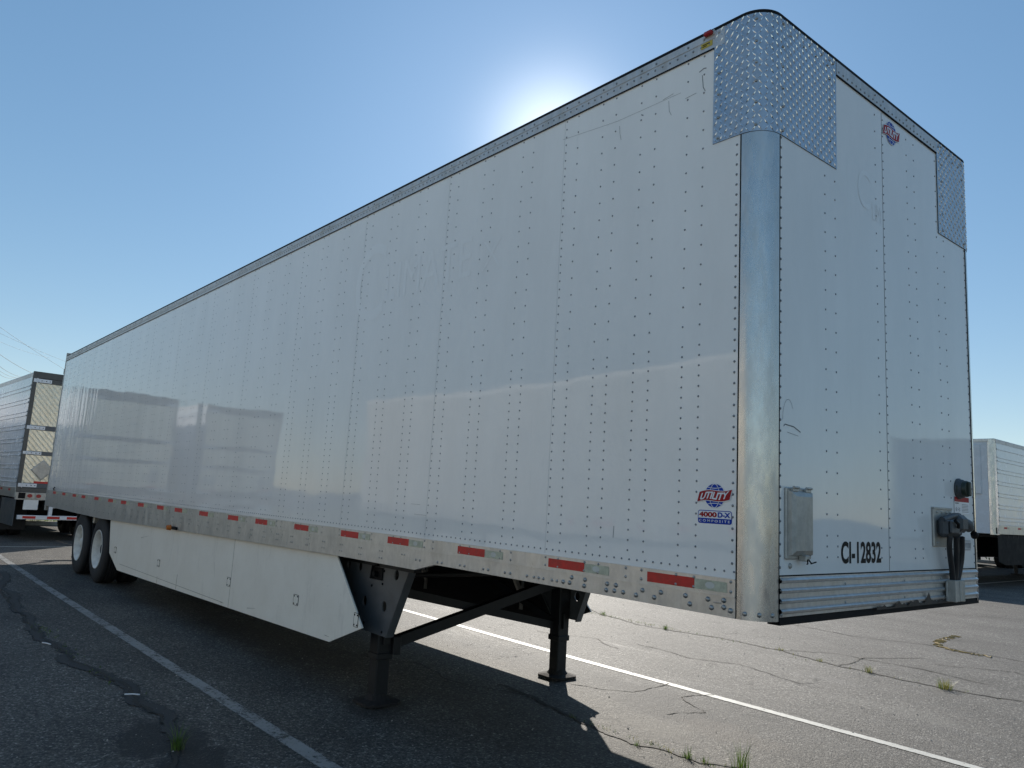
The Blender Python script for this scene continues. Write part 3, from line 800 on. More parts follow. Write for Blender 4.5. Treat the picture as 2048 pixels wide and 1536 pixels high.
# ---- round line holder
mb = MB()
def disc(mb, cy, cz, prof, mi, n=28):
    vs = [(x, cy+r*cos(2*pi*k/n), cz+r*sin(2*pi*k/n)) for x, r in prof for k in range(n)]
    fs = [(i*n+k, i*n+(k+1)%n, (i+1)*n+(k+1)%n, (i+1)*n+k) for i in range(len(prof)-1) for k in range(n)]
    mb.add(vs, fs, mi, True); mb.face(vs[-n:], mi)
disc(mb, .945, 1.852, [(.0,.064),(.010,.064),(.012,.058),(.030,.056),(.034,.050)], 0)
disc(mb, .945, 1.852, [(.030,.050),(.052,.050),(.058,.046)], 1); mb.box(.052,.074,.928,.958,1.808,1.896,1,.006)
mb.box(.010,.018,.886,.896,1.83,1.87,1)
part(mb, 'line_holder', [M['plastic'], M['olive']])
mb = MB(); mb.prism([(-.02,1.805),(.03,1.80),(.055,1.83),(.055,1.885),(.03,1.915),(-.02,1.915)], 'x', -.05, -.045)
o = part(mb, 'side_bracket', [M['cream']]); o.location = (0,1.33,0)
# ---- diamond plates
def plate(sy, xside, yfront, z0, z1, name='corner_guard'):
    mb = MB(); off = .0045
    Rr = R+off; arc = pi/2*Rr; ls = xside-R; lf = yfront
    def pt(s, z, o=0):
        if s < ls: x, y, n = -xside+s, -W-off, (0,-1)
        elif s < ls+arc:
            a = (s-ls)/Rr; x, y, n = -R+Rr*sin(a), -W+R-Rr*cos(a), (sin(a), -cos(a))
        else: x, y, n = off, -W+R+(s-ls-arc), (1,0)
        return (x+n[0]*o, (y+n[1]*o)*sy, z)
    tot = ls+arc+lf
    ss = [0, ls]+[ls+arc*i/14 for i in range(1, 15)]+[tot]
    for a, b in zip(ss, ss[1:]):
        for k in range(1): mb.face([pt(a,z0), pt(b,z0), pt(b,z1), pt(a,z1)], 0, False)
    for s in (0, tot): mb.face([pt(s,z0), pt(s,z1), pt(s,z1,-.004), pt(s,z0,-.004)], 2)
    for a, b in zip(ss, ss[1:]): mb.face([pt(a,z0), pt(b,z0), pt(b,z0,-.004), pt(a,z0,-.004)], 2)
    p = .030; i = 0; s = p*.5
    while s < tot-.008:
        j = 0; z = z0+p*.5
        while z < z1-.008:
            d = 1 if (i+j) % 2 else -1
            a = radians(52)*d
            l, w_ = .0175, .0046
            du, dz = cos(a), sin(a)
            c = pt(s, z, .0042)
            e = [pt(s+du*l, z+dz*l, .0002), pt(s-dz*w_, z+du*w_, .0002), pt(s-du*l, z-dz*l, .0002), pt(s+dz*w_, z-du*w_, .0002)]
            for q in range(4): mb.face([e[q], e[(q+1) % 4], c], 3, False)
            z += p; j += 1
        s += p; i += 1
    def riv(s, z):
        q0 = Vector(pt(s, z, 0)); n = (Vector(pt(s, z, .01))-q0).normalized(); mb.dome(q0+n*.0006, n, .0085, .006, 1, 8)
    for z in [z0+.03+i*(z1-z0-.06)/5 for i in range(6)]:
        for s in (.03, ls+arc*.35, ls+arc+.02, tot-.07): riv(s, z+random.uniform(-.01,.01))
    for i in range(9): riv(ls+arc+.03+i*(lf-.06)/8, z1-.03-(i % 2)*.035)
    return part(mb, name, [M['plate'], M['bolt'], M['dark'], M['lug']])
plate(1, .292, .562, 3.462, 4.086, 'corner_guard')
plate(-1, .292, .420, 3.462, 4.086, 'corner_guard')

# ---- roof and rails
mb = MB()
def outline(o, n=10):
    P = [(XR, -W-o)]
    for i in range(n+1):
        a = pi/2*i/n; P.append((-R+(R+o)*sin(a), -W+R-(R+o)*cos(a)))
    for i in range(n+1):
        a = pi/2*i/n; P.append((-R+(R+o)*cos(a), W-R+(R+o)*sin(a)))
    P.append((XR, W+o)); return P
o1 = outline(.006); o2 = outline(-.05)
n = len(o1)
vs = [(a,b,4.086) for a,b in o1]+[(a,b,4.102) for a,b in o1]+[(a,b,4.112) for a,b in o2]
mb.add(vs, [(i, i+1, i+1+n, i+n) for i in range(n-1)]+[(i+n, i+1+n, i+1+2*n, i+2*n) for i in range(n-1)], 1)
mb.face([(a,b,4.112) for a,b in o2], 0); mb.face([(a,b,4.08) for a,b in outline(-.001)][::-1], 1)
part(mb, 'roof', [M['roofm'], M['dark']])
for sy in (1, -1):
    mb = MB(); yo = -(W+.006)*sy
    mb.box(XR+.02, -R-.10 if sy == 1 else -R, yo, -(W-.02)*sy, 3.990, 4.084, 0)
    mb.box(XR+.02, -.292, yo-.003*sy, yo+.001*sy, 4.044, 4.048, 0); mb.box(XR+.02, -.292, yo-.0015*sy, yo+.001*sy, 3.985, 3.992, 2)
    if sy == 1:
        nn = (0,-1,0); x = -1.367-.0512*0
        xs = [c[0] for c in cols]+front_cols
        for x in xs:
            for xx in (x, x+.1015): mb.dome((xx, yo, 4.062), nn, .0072, .005, 1, 7)
        x = -.32
        while x > XR+.06:
            k0 = (x+1.367)/-.4056; fr = (k0 - math.floor(k0))*.4056
            mb.dome((x, yo, 4.024), nn, .0066, .0045, 1, 6); x -= .0507
    part(mb, 'top_rail', [M['rail_top'], M['rivet'], M['dark']])
mb = MB()
mb.box(-.03, .006, -.604, .748, 4.006, 4.084, 0); mb.box(-.005, .0075, -.604, .748, 4.0, 4.006, 2)
y = -.58
while y < .72:
    mb.dome((.006, y, 4.028), (1,0,0), .0066, .0045, 1, 7); y += .0512
for y in (-.142,-.037,.287,.394): mb.dome((.006, y, 4.064), (1,0,0), .0072, .005, 1, 7)
part(mb, 'front_top_rail', [M['rail_top'], M['rivet'], M['dark']])

# bottom rail with its deep rear section and step
for sy in (1, -1):
    mb = MB(); yo = -(W+.008)*sy; yi = -(W-.03)*sy
    up = [(XR+.03,1.262),(-R-.001,1.262),(-R-.001,1.337),(XR+.03,1.337)]
    mb.prism(up, 'y', yo, yi, 0)
    lo = [(XR+.03,1.02),(-13.3,1.005),(-11.6,1.003),(-8,1.06),(-3.9,1.117),(-2.69,1.120),(-2.45,1.178),(-R-.001,1.168),(-R-.001,1.258),(XR+.03,1.258)]
    mb.prism(lo, 'y', yo+.003*sy, yi, 0)
    mb.box(XR+.03, -R-.002, yo-.003*sy, yo+.002*sy, 1.256, 1.262, 0)
    mb.box(XR+.03, -R-.002, yo-.002*sy, yo+.001*sy, 1.334, 1.339, 0)
    if sy == 1:
        nn = (0,-1,0); yr = yo-.0005
        for x, seam, k_ in cols:
            for xx in (x, x+.1015):
                mb.dome((xx, yr, 1.282), nn, .0065, .0045, 1, 7); mb.dome((xx, yr, 1.325), nn, .0065, .0045, 1, 7)
        for x in front_cols+[-.153]:
            for xx in (x, x+.102):
                if xx < -.14: mb.dome((xx, yr, 1.282), nn, .0075, .005, 1, 8); mb.dome((xx, yr, 1.325), nn, .0075, .005, 1, 8)
        x = -2.86
        while x > -15.6:
            t_ = 1.215
            zb_ = 1.15 if x > -8 else 1.15-.055*min(1, (-8-x)/3)
            for dx in (0, .035):
                mb.dome((x+dx, yo+.0025, 1.210), nn, .0065, .0045, 1, 7)
                if x < -2.9: mb.dome((x+dx, yo+.0025, zb_+.01), nn, .0065, .0045, 1, 7)
            x -= .305
        for x, z_ in ((-2.68,1.19),(-2.63,1.19),(-2.42,1.197),(-2.37,1.197),(-2.17,1.202),(-2.12,1.202),(-1.93,1.203),(-1.88,1.203),(-1.72,1.203),(-1.67,1.203),
                      (-1.52,1.204),(-1.46,1.204),(-1.42,1.204),(-1.38,1.204),(-1.31,1.204),(-1.27,1.204)):
            mb.dome((x, yo+.0025, z_), nn, .0085, .006, 1, 8)
        for x, z_ in ((-1.22,1.206),(-1.17,1.206),(-1.155,1.236),(-1.06,1.202),(-1.055,1.235),(-.90,1.200),(-.845,1.203),(-.895,1.232),(-.835,1.232),(-.785,1.203),
                      (-.70,1.20),(-.66,1.228),(-.585,1.203),(-.545,1.232),(-.40,1.235),(-.375,1.200),(-.275,1.235),(-.255,1.200),(-.19,1.24),(-.19,1.21),(-.155,1.20)):
            mb.dome((x, yo+.0025, z_), nn, .0125, .009, 1, 10)
    br = part(mb, 'bottom_rail', [M['rail'], M['bolt']], fixn=False)
    yy = yo-.0012*sy
    starts = [-.629,-1.341,-2.199,-2.912-.15,-3.772,-4.634,-5.505,-6.226,-7.106,-7.984,-8.702,-9.578,-10.458,-11.194,-12.089,-13.01-.28,-13.722-.28,-14.609,-15.492]
    starts = [-.629,-1.341,-2.199,-3.06,-3.772+.0,-4.634,-5.505,-6.226,-7.106,-7.984,-8.702,-9.578,-10.458,-11.194,-12.089,-13.01,-13.722,-14.609,-15.492]
    for i, s0 in enumerate(starts):
        mb = MB(); mb.box(s0, s0+.281, yy-.0008*sy, yy+.001*sy, 1.2745, 1.3225, 0)
        wl = .175
        mb.box(s0+.2815, s0+.2815+wl, yy-.0007*sy, yy+.001*sy, 1.2745, 1.3205, 1)
        if sy == 1 and i < 8:
            cx = s0+.2815+.085
            mb.face([(cx+.026*cos(q), yy-.0012, 1.2985+.015*sin(q)) for q in [2*pi*k/16 for k in range(16)]], 2)
        part(mb, 'reflective_strip', [M['red'], M['tape_white'], M['tape_logo']], br)
    if sy == 1:
        mb = MB(); mb.box(-.245,-.205,yo-.0005,yo+.004,1.222,1.228,0,.001); part(mb, 'maker_plate', [M['galv']], br)

# small marker lamp + sticker at the front top corner
mb = MB(); mb.box(-.345,-.296,-W-.030,-W-.004,4.066,4.092,0,.006); mb.box(-.352,-.29,-W-.010,-W+.004,4.064,4.096,1,.003)
part(mb, 'marker_lamp', [M['lens_red'], M['galv']])
mb = MB(); mb.box(-.372,-.302,-W-.0085,-W-.006,4.012,4.040,0); mb.box(-.362,-.318,-W-.0092,-W-.0084,4.028,4.033,1); mb.box(-.362,-.335,-W-.0092,-W-.0084,4.019,4.024,1); part(mb, 'clearance_sticker', [M['yellow'], M['ink']])
mb = MB(); mb.tube([(-7.99,-W-.03,1.083),(-7.99,-W-.075,1.083)],[.035,.028],12,0); mb.box(-7.97,-7.80,-W-.03,-W-.01,1.065,1.10,1,.004); part(mb, 'marker_lamp', [M['amber'], M['dark']], label='amber turn marker lamp under the side rail')
mb = MB(); mb.tube([(-15.32,-W-.02,1.34),(-15.32,-W-.04,1.37),(-15.27,-W-.03,1.40)],.012,6); part(mb, 'wire_end', [M['dark']])

# floor + crossmembers
mb = MB(); mb.box(XR+.05, -.05, -W+.03, W-.03, 1.30, 1.36, 0)
x = -.5
while x > XR+.3: mb.box(x-.02, x+.02, -W+.035, W-.035, 1.20, 1.305, 0); x -= .305
part(mb, 'floor', [M['chassis']])
mb = MB(); mb.box(-1.9, -.08, -W+.04, W-.04, 1.172, 1.19, 0); mb.box(-2.0,-1.9,-1.2,1.2,1.18,1.3,0); mb.tube([(-.9,0,1.17),(-.9,0,1.09)],[.045,.045],12); part(mb, 'coupler_plate', [M['chassis']])

# side skirts
for sy in (1, -1):
    mb = MB(); y0 = -1.262*sy; y1 = -1.250*sy
    poly = [(-11.10,1.01),(-10.93,.53),(-10.39,.33),(-3.90,.43),(-3.40,.615),(-3.89,1.11),(-7.5,1.06)]
    mb.prism(poly, 'y', y0, y1, 0)
    # turned edge, panel seam, patched lower strip
    if sy == 1:
        mb.box(-6.085,-6.08,y0-.002,y0+.001,.395,1.08,1)
        mb.box(-10.3,-6.25,y0-.003,y0+.001,.425,.430,1)
        mb.box(-7.75,-7.745,y0-.003,y0+.001,.375,.55,1); mb.box(-8.5,-8.495,y0-.003,y0+.001,.36,.45,1)
        for i, (x, z_, l) in enumerate(((-9.4,.86,.35),(-6.6,.80,.16),(-5.6,.46,.2),(-6.3,.42,.1),(-3.98,.47,.08))):
            a = random.uniform(-.2,.2) if i != 1 else -1.2
            p0 = Vector((x, y0-.0015, z_)); d = Vector((cos(a),0,sin(a)))*l; nn = Vector((-sin(a),0,cos(a)))*.003
            mb.face([p0-nn, p0+d-nn*.3, p0+d+nn*.3, p0+nn], 1)
    sk = part(mb, 'side_skirt', [M['skirt'], M['faint']], fixn=False)
    for x, z_ in ((-4.56,.672),(-6.131,.648),(-8.508,.61),(-10.606,.60),(-3.50,.66)):
        mb = MB(); w_, h_ = (.045,.042)
        if x == -3.50: w_, h_ = .03, .05
        ring = [(x+a*w_, z_+b*h_) for a, b in ((-1,-1),(1,-1),(1,1),(-1,1))]
        mb.box(x-w_, x+w_, y0-.003*sy, y0+.001*sy, z_-h_, z_+h_, 0)
        e = .0035
        for (a,b,c,d) in ((x-w_-e,x-w_,z_-h_,z_+h_),(x+w_,x+w_+e,z_-h_,z_+h_),(x-w_,x+w_,z_-h_-e,z_-h_),(x-w_,x+w_,z_+h_,z_+h_+e)): mb.box(a,b,y0-.0035*sy,y0+.001*sy,c,d,1)
        for a in (-.7,.7):
            for b in (-.75,.75): mb.dome((x+a*w_, y0-.003*sy, z_+b*h_), (0,-sy,0), .008, .005, 1, 7)
        part(mb, 'clip', [M['skirt'], M['ink']], sk)
    mb = MB(); mb.prism([(a, b) for a, b in poly], 'y', -1.248*sy, -1.242*sy, 0); part(mb, 'skirt_shade_backing', [M['chassis']], sk)  # dark sheet added so the shaded inside of the skirt stays black
    for x in (-4.4,-6.2,-8.0,-9.8):
        mb = MB(); mb.beam((x,-1.24*sy,.62),(x,-.9*sy,1.22),.04,.04); mb.box(x-.02,x+.02,-1.248*sy,-1.22*sy,.5,1.15); part(mb, 'skirt_brace', [M['galv']], sk)

# landing gear
def plate_with_holes(mb, poly, holes, y0, y1, mi=0):
    """plate in xz with circular holes, triangulated with bmesh"""
    import bmesh
    from mathutils.geometry import delaunay_2d_cdt
    pts = [Vector(p) for p in poly]; edges = [(i, (i+1) % len(poly)) for i in range(len(poly))]
    hs = []
    for cx, cz, r in holes:
        s0 = len(pts); k = 18
        pts += [Vector((cx+r*.8*cos(2*pi*i/k), cz+r*sin(2*pi*i/k))) for i in range(k)]
        edges += [(s0+i, s0+(i+1) % k) for i in range(k)]; hs.append((s0, k))
    v, e, f, ov, oe, of = delaunay_2d_cdt(pts, edges, [], 1, 1e-6)
    keep = []
    for t_ in f:
        c = sum((v[i] for i in t_), Vector((0,0)))/len(t_)
        if all(((c.x-cx)/(r*.8))**2+((c.y-cz)/r)**2 > .93 for cx, cz, r in holes): keep.append(t_)
    for y in (y0, y1): mb.add([(p.x, y, p.y) for p in v], keep, mi)
    for s0, k in hs+[(0, len(poly))]:
        for i in range(k):
            a = pts[s0+i]; b = pts[s0+(i+1) % k]; mb.face([(a.x,y0,a.y),(b.x,y0,b.y),(b.x,y1,b.y),(a.x,y1,a.y)], mi)
lx = -3.56
for sy in (1, -1):
    yc = -.985*sy
    mb = MB()
    mb.box(lx-.066, lx+.066, yc-.066, yc+.066, .37, 1.22, 0, .008); mb.box(lx-.074, lx+.074, yc-.074, yc+.074, .345, .395, 0, .006)
    mb.box(lx-.060, lx+.060, yc-.060, yc+.060, .05, .36, 0, .008)
    mb.box(lx+.066, lx+.09, yc-.03, yc+.03, .46, .60, 0, .004)
    lg = part(mb, 'landing_leg', [M['leg'], M['rust']])
    mb = MB(); q = .155
    vs = []
    for (s_, z_) in ((q,.012),(q,.030),(.10,.045),(.07,.085)):
        for i in range(16):
            a = 2*pi*(i+.5)/16; k2 = max(abs(cos(a)), abs(sin(a))) if s_ == q else 1
            vs.append((lx+s_*cos(a)/k2*(1 if s_ != q else .97), yc+s_*sin(a)/k2, z_))
    mb.add(vs, [(r_*16+i, r_*16+(i+1) % 16, (r_+1)*16+(i+1) % 16, (r_+1)*16+i) for r_ in range(3) for i in range(16)], 0, False)
    mb.face(vs[:16][::-1]); mb.face(vs[-16:])
    part(mb, 'foot_pad', [M['rust']], lg)
    mb = MB(); ya = -1.075*sy; yb = -1.063*sy
    poly = [(-4.20,1.10),(-3.733,.545),(-3.365,.540),(-3.09 if sy == 1 else -3.16,1.10 if sy == 1 else 1.06)]
    holes = [(-4.015,1.025,.035),(-3.83,1.03,.040),(-3.27,1.018,.040),(-3.715,.768,.042),(-3.415,.764,.042)]
    plate_with_holes(mb, poly, holes, ya, yb, 0)
    mb.beam((-3.09 if sy == 1 else -3.16,-1.04*sy,1.10 if sy == 1 else 1.06),(-3.365,-1.04*sy,.54),.07,.012); mb.beam((-4.20,-1.055*sy,1.10),(-3.733,-1.055*sy,.545),.03,.012)
    for x, z_ in ((-3.70,.60),(-3.42,.57),(-3.62,.90),(-3.46,.93),(-3.62,1.0),(-3.45,1.03)): mb.dome((x, ya-.0005*sy, z_), (0,-sy,0), .011, .008, 1, 8)
    mb.box(-3.62,-3.46,ya-.012*sy,ya,.955,1.05,1,.004); mb.tube([(-3.54,ya-.01*sy,1.0),(-3.54,ya-.045*sy,1.0)],.022,10,1); mb.tube([(-3.60,ya-.03*sy,.96),(-3.57,ya-.035*sy,1.06),(-3.50,ya-.03*sy,1.07)],.010,8,1)
    part(mb, 'leg_bracket', [M['bracket'], M['dark']], lg)
mb = MB(); mb.beam((lx+.03,-.93,.455),(lx+.03,.93,.90),.07,.085); mb.box(lx-.02,lx+.10,-.93,-.86,.38,.52,0,.004)
part(mb, 'cross_brace', [M['leg']])
mb = MB(); mb.beam((lx-.03,-.93,.87),(lx-.03,.93,.48),.05,.07); part(mb, 'cross_brace', [M['leg']])
for sy in (1,-1):
    mb = MB(); mb.beam((lx-.05,-.98*sy,.50),(-5.2,-.55*sy,1.2),.05,.06); part(mb, 'drag_brace', [M['leg']])
mb = MB(); mb.tube([(lx,-.9,.98),(lx,.9,.98)],.022,10); mb.box(-4.3,-3.0,-1.1,-1.03,1.06,1.2); mb.box(-4.3,-3.0,1.03,1.1,1.06,1.2); mb.box(-4.35,-2.9,-.45,-.35,1.10,1.22); mb.box(-4.35,-2.9,.35,.45,1.10,1.22)
part(mb, 'cross_shaft', [M['leg']])

# bogie, axles, wheels
mb = MB()
for s in (1,-1):
    mb.box(-15.6,-9.9,.46*s-.05,.46*s+.05,1.00,1.20); mb.box(-14.0,-10.9,.46*s-.06,.46*s+.06,.86,1.0)
    for ax in (-11.77,-13.10): mb.beam((ax+.5,.46*s,.9),(ax,.46*s,.55),.08,.10); mb.tube([(ax-.12,.46*s,.60),(ax-.12,.46*s,.86)],.12,14)
for x in (-10.9,-11.77,-12.45,-13.1,-14.0): mb.box(x-.06,x+.06,-.46,.46,.95,1.08)
bg_ = part(mb, 'bogie_frame', [M['chassis']])
for ax in (-11.77,-13.10):
    mb = MB(); mb.tube([(ax,-.95,.515),(ax,.95,.515)],.065,14); part(mb, 'axle', [M['chassis']], bg_)
def wheel_set(parent, ax, yface, sgn, hub, r=.515):
    """dual wheel; yface = outer sidewall plane, sgn = outward direction along y"""
    o = bpy.data.objects.new('wheel', None); C.objects.link(o); o.parent = parent
    mb = MB()
    for k_ in (0, 1):
        yo = yface-sgn*(.33*k_)
        prof = [(.285,.03),(.30,.006),(.36,-.004),(.43,.000),(.485,.012),(.507,.030),(.515,.05)]
        for i in range(5):
            a = .06+i*.037; prof += [(.515,a),(.515,a+.026),(.503,a+.028),(.503,a+.035)]
        prof += [(.515,.245),(.505,.258),(.48,.272),(.40,.285),(.30,.278),(.285,.25)]
        mb.lathe_y([(rr*r/.515, yo-sgn*y) for rr, y in prof], ax, r, 48, 0)
    t_ = mb.build('tyre', [M['rubber']], o, warp)
    mb = MB()
    prof = [(.302,.004),(.300,-.004),(.290,-.002),(.284,.012),(.272,.030),(.255,.050),(.250,.10),(.238,.118),(.235,.150),(.205,.165),(.14,.168),(.125,.160)]
    mb.lathe_y([(rr*r/.515, yface-sgn*y) for rr, y in prof], ax, r, 48, 0)
    for k_ in range(10):
        a = 2*pi*k_/10; c = Vector((ax+.168*cos(a), yface-sgn*.160, r+.168*sin(a))); mb.tube([c, c+Vector((0,sgn*.03,0))], .013, 6, 1)
    mb.build('rim', [M['rim'], M['rust']], o, warp)
    mb = MB(); mb.lathe_y([(.125,yface-sgn*.16),(.12,yface-sgn*.13),(.085,yface-sgn*.12),(.08,yface-sgn*(.04 if hub else .07)),(.06,yface-sgn*(.03 if hub else .06)),(.001,yface-sgn*(.03 if hub else .06))], ax, r, 20, 0)
    mb.build('hub', [M['rim'] if hub else M['chassis']], o, warp)
    return o
for ax in (-11.77,-13.10):
    for s in (-1,1): wheel_set(tr, ax, 1.245*s, s, ax < -12)
for s in (1,-1):
    mb = MB(); mb.box(-13.685,-13.668,-1.20*s,-.62*s,.20,.90); mb.box(-13.70,-13.66,-1.20*s,-.6*s,.88,.96); part(mb, 'mud_flap', [M['flap']])
mb = MB(); mb.box(-12.60,-12.30,-1.22,-.9,.98,1.12,0,.02); mb.box(-12.5,-12.42,-1.2,-1.05,.88,1.1,0,.01); part(mb, 'fender_bracket', [M['galv']])

# rear end
mb = MB()
for s in (1,-1): mb.box(XR-.03,XR+.03,-(W+.005)*s,-(W-.07)*s,1.0,4.16)
mb.box(XR-.03,XR+.03,-W+.07,W-.07,4.0,4.16); mb.box(XR-.03,XR+.03,-W+.07,W-.07,1.02,1.24)
for z_ in (3.78,3.1,2.3,1.6):
    for s in (1,-1): mb.box(XR-.05,XR-.03,-(W+.012)*s,-(W-.16)*s,z_-.06,z_+.05,0,.004)
for s in (1,-1): mb.box(XR-.02,XR+.08,-(W+.004)*s,-(W-.05)*s,.93,1.01,0,.004)
part(mb, 'rear_frame', [M['galv']])
for s in (1,-1):
    mb = MB(); mb.box(XR-.02,XR+.025,.004*s,(W-.072)*s,1.245,3.995); dr = part(mb, 'door', [M['white2']])
    for y in (.12,.95):
        mb = MB(); mb.tube([(XR-.04,y*s,1.1),(XR-.04,y*s,4.05)],.014,8); part(mb, 'lock_rod', [M['galv']], dr)
    mb = MB(); mb.box(XR-.045,XR-.03,.70*s,1.1*s,1.10,1.17,0,.01); part(mb, 'tail_lamp', [M['lens_red']])
mb = MB(); mb.box(XR-.01,XR+.09,-.66,.66,.45,.55,0,.004)
for s in (1,-1): mb.box(XR,XR+.07,.40*s-.04,.40*s+.04,.55,1.02)
part(mb, 'underride_guard', [M['white2']])

# =================================================================== background reefers
def reefer(label, loc, rz, floor_z, top, group, nose_detail=False, skirt=True, landing=True, doors=True, ribs=True, tail=True):
    """local frame: rear face at x=0 facing +x, nose at x=-15.9"""
    L = 15.9; w_ = 1.295
    t = thing('reefer_trailer', label, 'trailer', loc, rz, group)
    def pt(mb, name, mats, parent=t, fixn=False): return mb.build(name, mats, parent, None, fixn)
    # ribbed sides
    zb, zt = floor_z+.27, top-.12
    if ribs:
        for s in (1,-1):
            mb = MB(); prof = [(zb, 0)]; z = zb+.10; i = 0
            while z < zt-.1:
                prof += [(z, 0), (z+.006, .018), (z+.030, .018), (z+.036, 0)]; z += .10 if i % 2 == 0 else .23; i += 1
            prof.append((zt, 0))
            xs = [-.06-(L-.22)*k/12 for k in range(13)]
            for (a, oa), (b, ob) in zip(prof, prof[1:]):
                for x0, x1 in zip(xs, xs[1:]): mb.face([(x0,-(w_+oa)*s,a),(x1,-(w_+oa)*s,a),(x1,-(w_+ob)*s,b),(x0,-(w_+ob)*s,b)])
            mb.box(-L+.15,-.05,-(w_-.001)*s,-(w_-.03)*s,zb,zt)
            pt(mb, 'side_panel', [M['ribbed']])
    else:
        for s in (1,-1):
            mb = MB(); mb.box(-L+.15,-.05,-w_*s,-(w_-.03)*s,zb,zt); pt(mb, 'side_panel', [M['van_grey']])
    for s in (1,-1):
        mb = MB(); mb.box(-L+.12,-.03,-(w_+.004)*s,-(w_-.03)*s,zt,top-.02,0,.006); pt(mb, 'top_rail', [M['rail_top']])
        mb = MB(); mb.box(-L+.12,-.03,-(w_+.006)*s,-(w_-.03)*s,floor_z+.02,zb,0,.006); rl = pt(mb, 'bottom_rail', [M['rail']])
        for k_ in range(9):
            mb = MB(); x = -.6-k_*.9-(.05 if k_ % 2 else 0); zz = zb-.10
            if nose_detail: x = -L+.75+k_*1.15
            mb.box(x-.25,x,-(w_+.0075)*s,-(w_)*s,zz,zz+.05,0); mb.box(x,x+.16,-(w_+.0074)*s,-(w_)*s,zz,zz+.05,1)
            pt(mb, 'reflective_strip', [M['red'], M['tape_white']], rl)
    mb = MB(); mb.box(-L+.05,-.01,-w_+.01,w_-.01,top-.02,top,0,.008); pt(mb, 'roof', [M['roofm']])
    mb = MB(); mb.box(-L+.05,-.03,-w_+.03,w_-.03,floor_z+.03,floor_z+.2); x = -.5
    while x > -L+.3: mb.box(x-.03,x+.03,-w_+.04,w_-.04,floor_z-.08,floor_z+.05); x -= .4
    pt(mb, 'floor', [M['chassis']])
    # nose
    mb = MB(); mb.box(-L,-L+.08,-w_+.18,w_-.18,floor_z+.02,top-.08,0,.01); nw = pt(mb, 'front_wall', [M['reefer_white']])
    mb = MB(); mb.box(-L-.01,-L+.12,-w_+.16,w_-.16,top-.10,top-.01,0,.01); pt(mb, 'front_top_rail', [M['rail']])
    for s in (1,-1):
        mb = MB(); n_ = 10; r_ = .18; vs = []
        for z_ in (floor_z, top-.02):
            for i in range(n_+1): a = pi/2*i/n_; vs.append((-L+r_-r_*sin(a), -(w_-r_+r_*cos(a))*s*1, z_))
        mb.add(vs, [(i, i+1, i+n_+2, i+n_+1) for i in range(n_)], 0, True); pt(mb, 'corner_post', [M['post']])
    if nose_detail:
        mb = MB(); mb.box(-L-.012,-L+.001,.30,.98,floor_z+.12,floor_z+1.0,0,.006); pt(mb, 'lower_hatch', [M['reefer_white']])
        mb = MB(); mb.box(-L-.03,-L+.02,-.95,.85,2.55,3.95,0,.04)
        for i in range(10): mb.box(-L-.036,-L-.03,-.7,.6,2.7+i*.1,2.74+i*.1,1)
        mb.build('cooling_unit', [M['reefer_white'], M['dark']], t)
        mb = MB(); mb.box(-L-.02,-L,.62,.86,floor_z+.80,floor_z+1.02,0,.002); pt(mb, 'orange_sticker', [M['orange']])
        mb = MB()
        n_ = 20; mb.face([(-L-.014,.74+.13*cos(2*pi*k_/n_),floor_z+.36+.11*sin(2*pi*k_/n_)) for k_ in range(n_)]); pt(mb, 'oval_emblem', [M['band_grey']])
        mb = MB(); mb.box(-L-.10,-L+.04,.88,1.12,3.72,3.98,0,.03); pt(mb, 'work_lamp', [M['dark']])
        mb = MB(); mb.box(-L-.06,-L+.05,1.12,1.25,2.30,2.50,0,.02); mb.box(-L+.02,-L+.2,1.25,1.33,2.28,2.48,1,.01); pt(mb, 'marker_bracket', [M['dark'], M['galv']])
        mb = MB()
        for i, ch in enumerate('3000R'):
            put_text(mb, ch, lambda u, v, i=i: (-L+.028-.0-.10*0, 1.165, 0) if 0 else (-L+.046-.06*(u-.5), 1.236+.06*(u-.5), 3.80-.115*i+.09*v), 0 if i < 4 else 1, .03)
        pt(mb, 'vertical_lettering', [M['vred'], M['blue']])
        mb = MB(); mb.tube([(-L+.45,w_+.02,floor_z+.82),(-L+.75,w_+.03,floor_z+.80)],.035,10); mb.box(-L+.35,-L+.5,w_,w_+.03,floor_z+.6,floor_z+.68); pt(mb, 'side_fitting', [M['galv']])
    # rear
    if doors:
        mb = MB()
        for s in (1,-1): mb.box(-.04,.02,-w_*s-.0,-(w_-.09)*s,floor_z+.15,top+.02,0,.006)
        mb.box(-.04,.018,-w_+.09,w_-.09,top-.14,top+.02,0,.004); mb.box(-.04,.018,-w_+.09,w_-.09,floor_z+.15,floor_z+.26,0,.004); mb.box(-.04,.022,-w_,w_,floor_z-.03,floor_z+.149,1,.004)
        pt(mb, 'rear_frame', [M['frame_grey'], M['galv']])
        z0, z1 = floor_z+.265, top-.145
        for s in (1,-1):
            mb = MB(); mb.box(-.03,.006,.004*s,(w_-.092)*s,z0,z1,0); dr = pt(mb, 'door', [M['quilt']])
            for j, (a, b) in enumerate(((2.72,2.84),(2.10,2.20),(z0,z0+.12),(z1-.12,z1))):
                mb = MB(); mb.box(.0055,.014,.006*s,(w_-.094)*s,a,b,0,.002); pt(mb, 'door_band', [M['band_grey'] if j < 3 else M['frame_grey']], dr)
                mb = MB(); mb.box(.014,.026,(w_-.02)*s,(w_-.42)*s,a+.015,b-.015,0,.004); mb.tube([(.028,(w_-.10)*s,a),(.028,(w_-.10)*s,b)],.014,8,0)
                for yy in (.2,.3,.38): mb.dome((.026,(w_-yy)*s,(a+b)/2),(1,0,0),.012,.006,1)
                pt(mb, 'hinge', [M['vwhite'], M['dark']], dr)
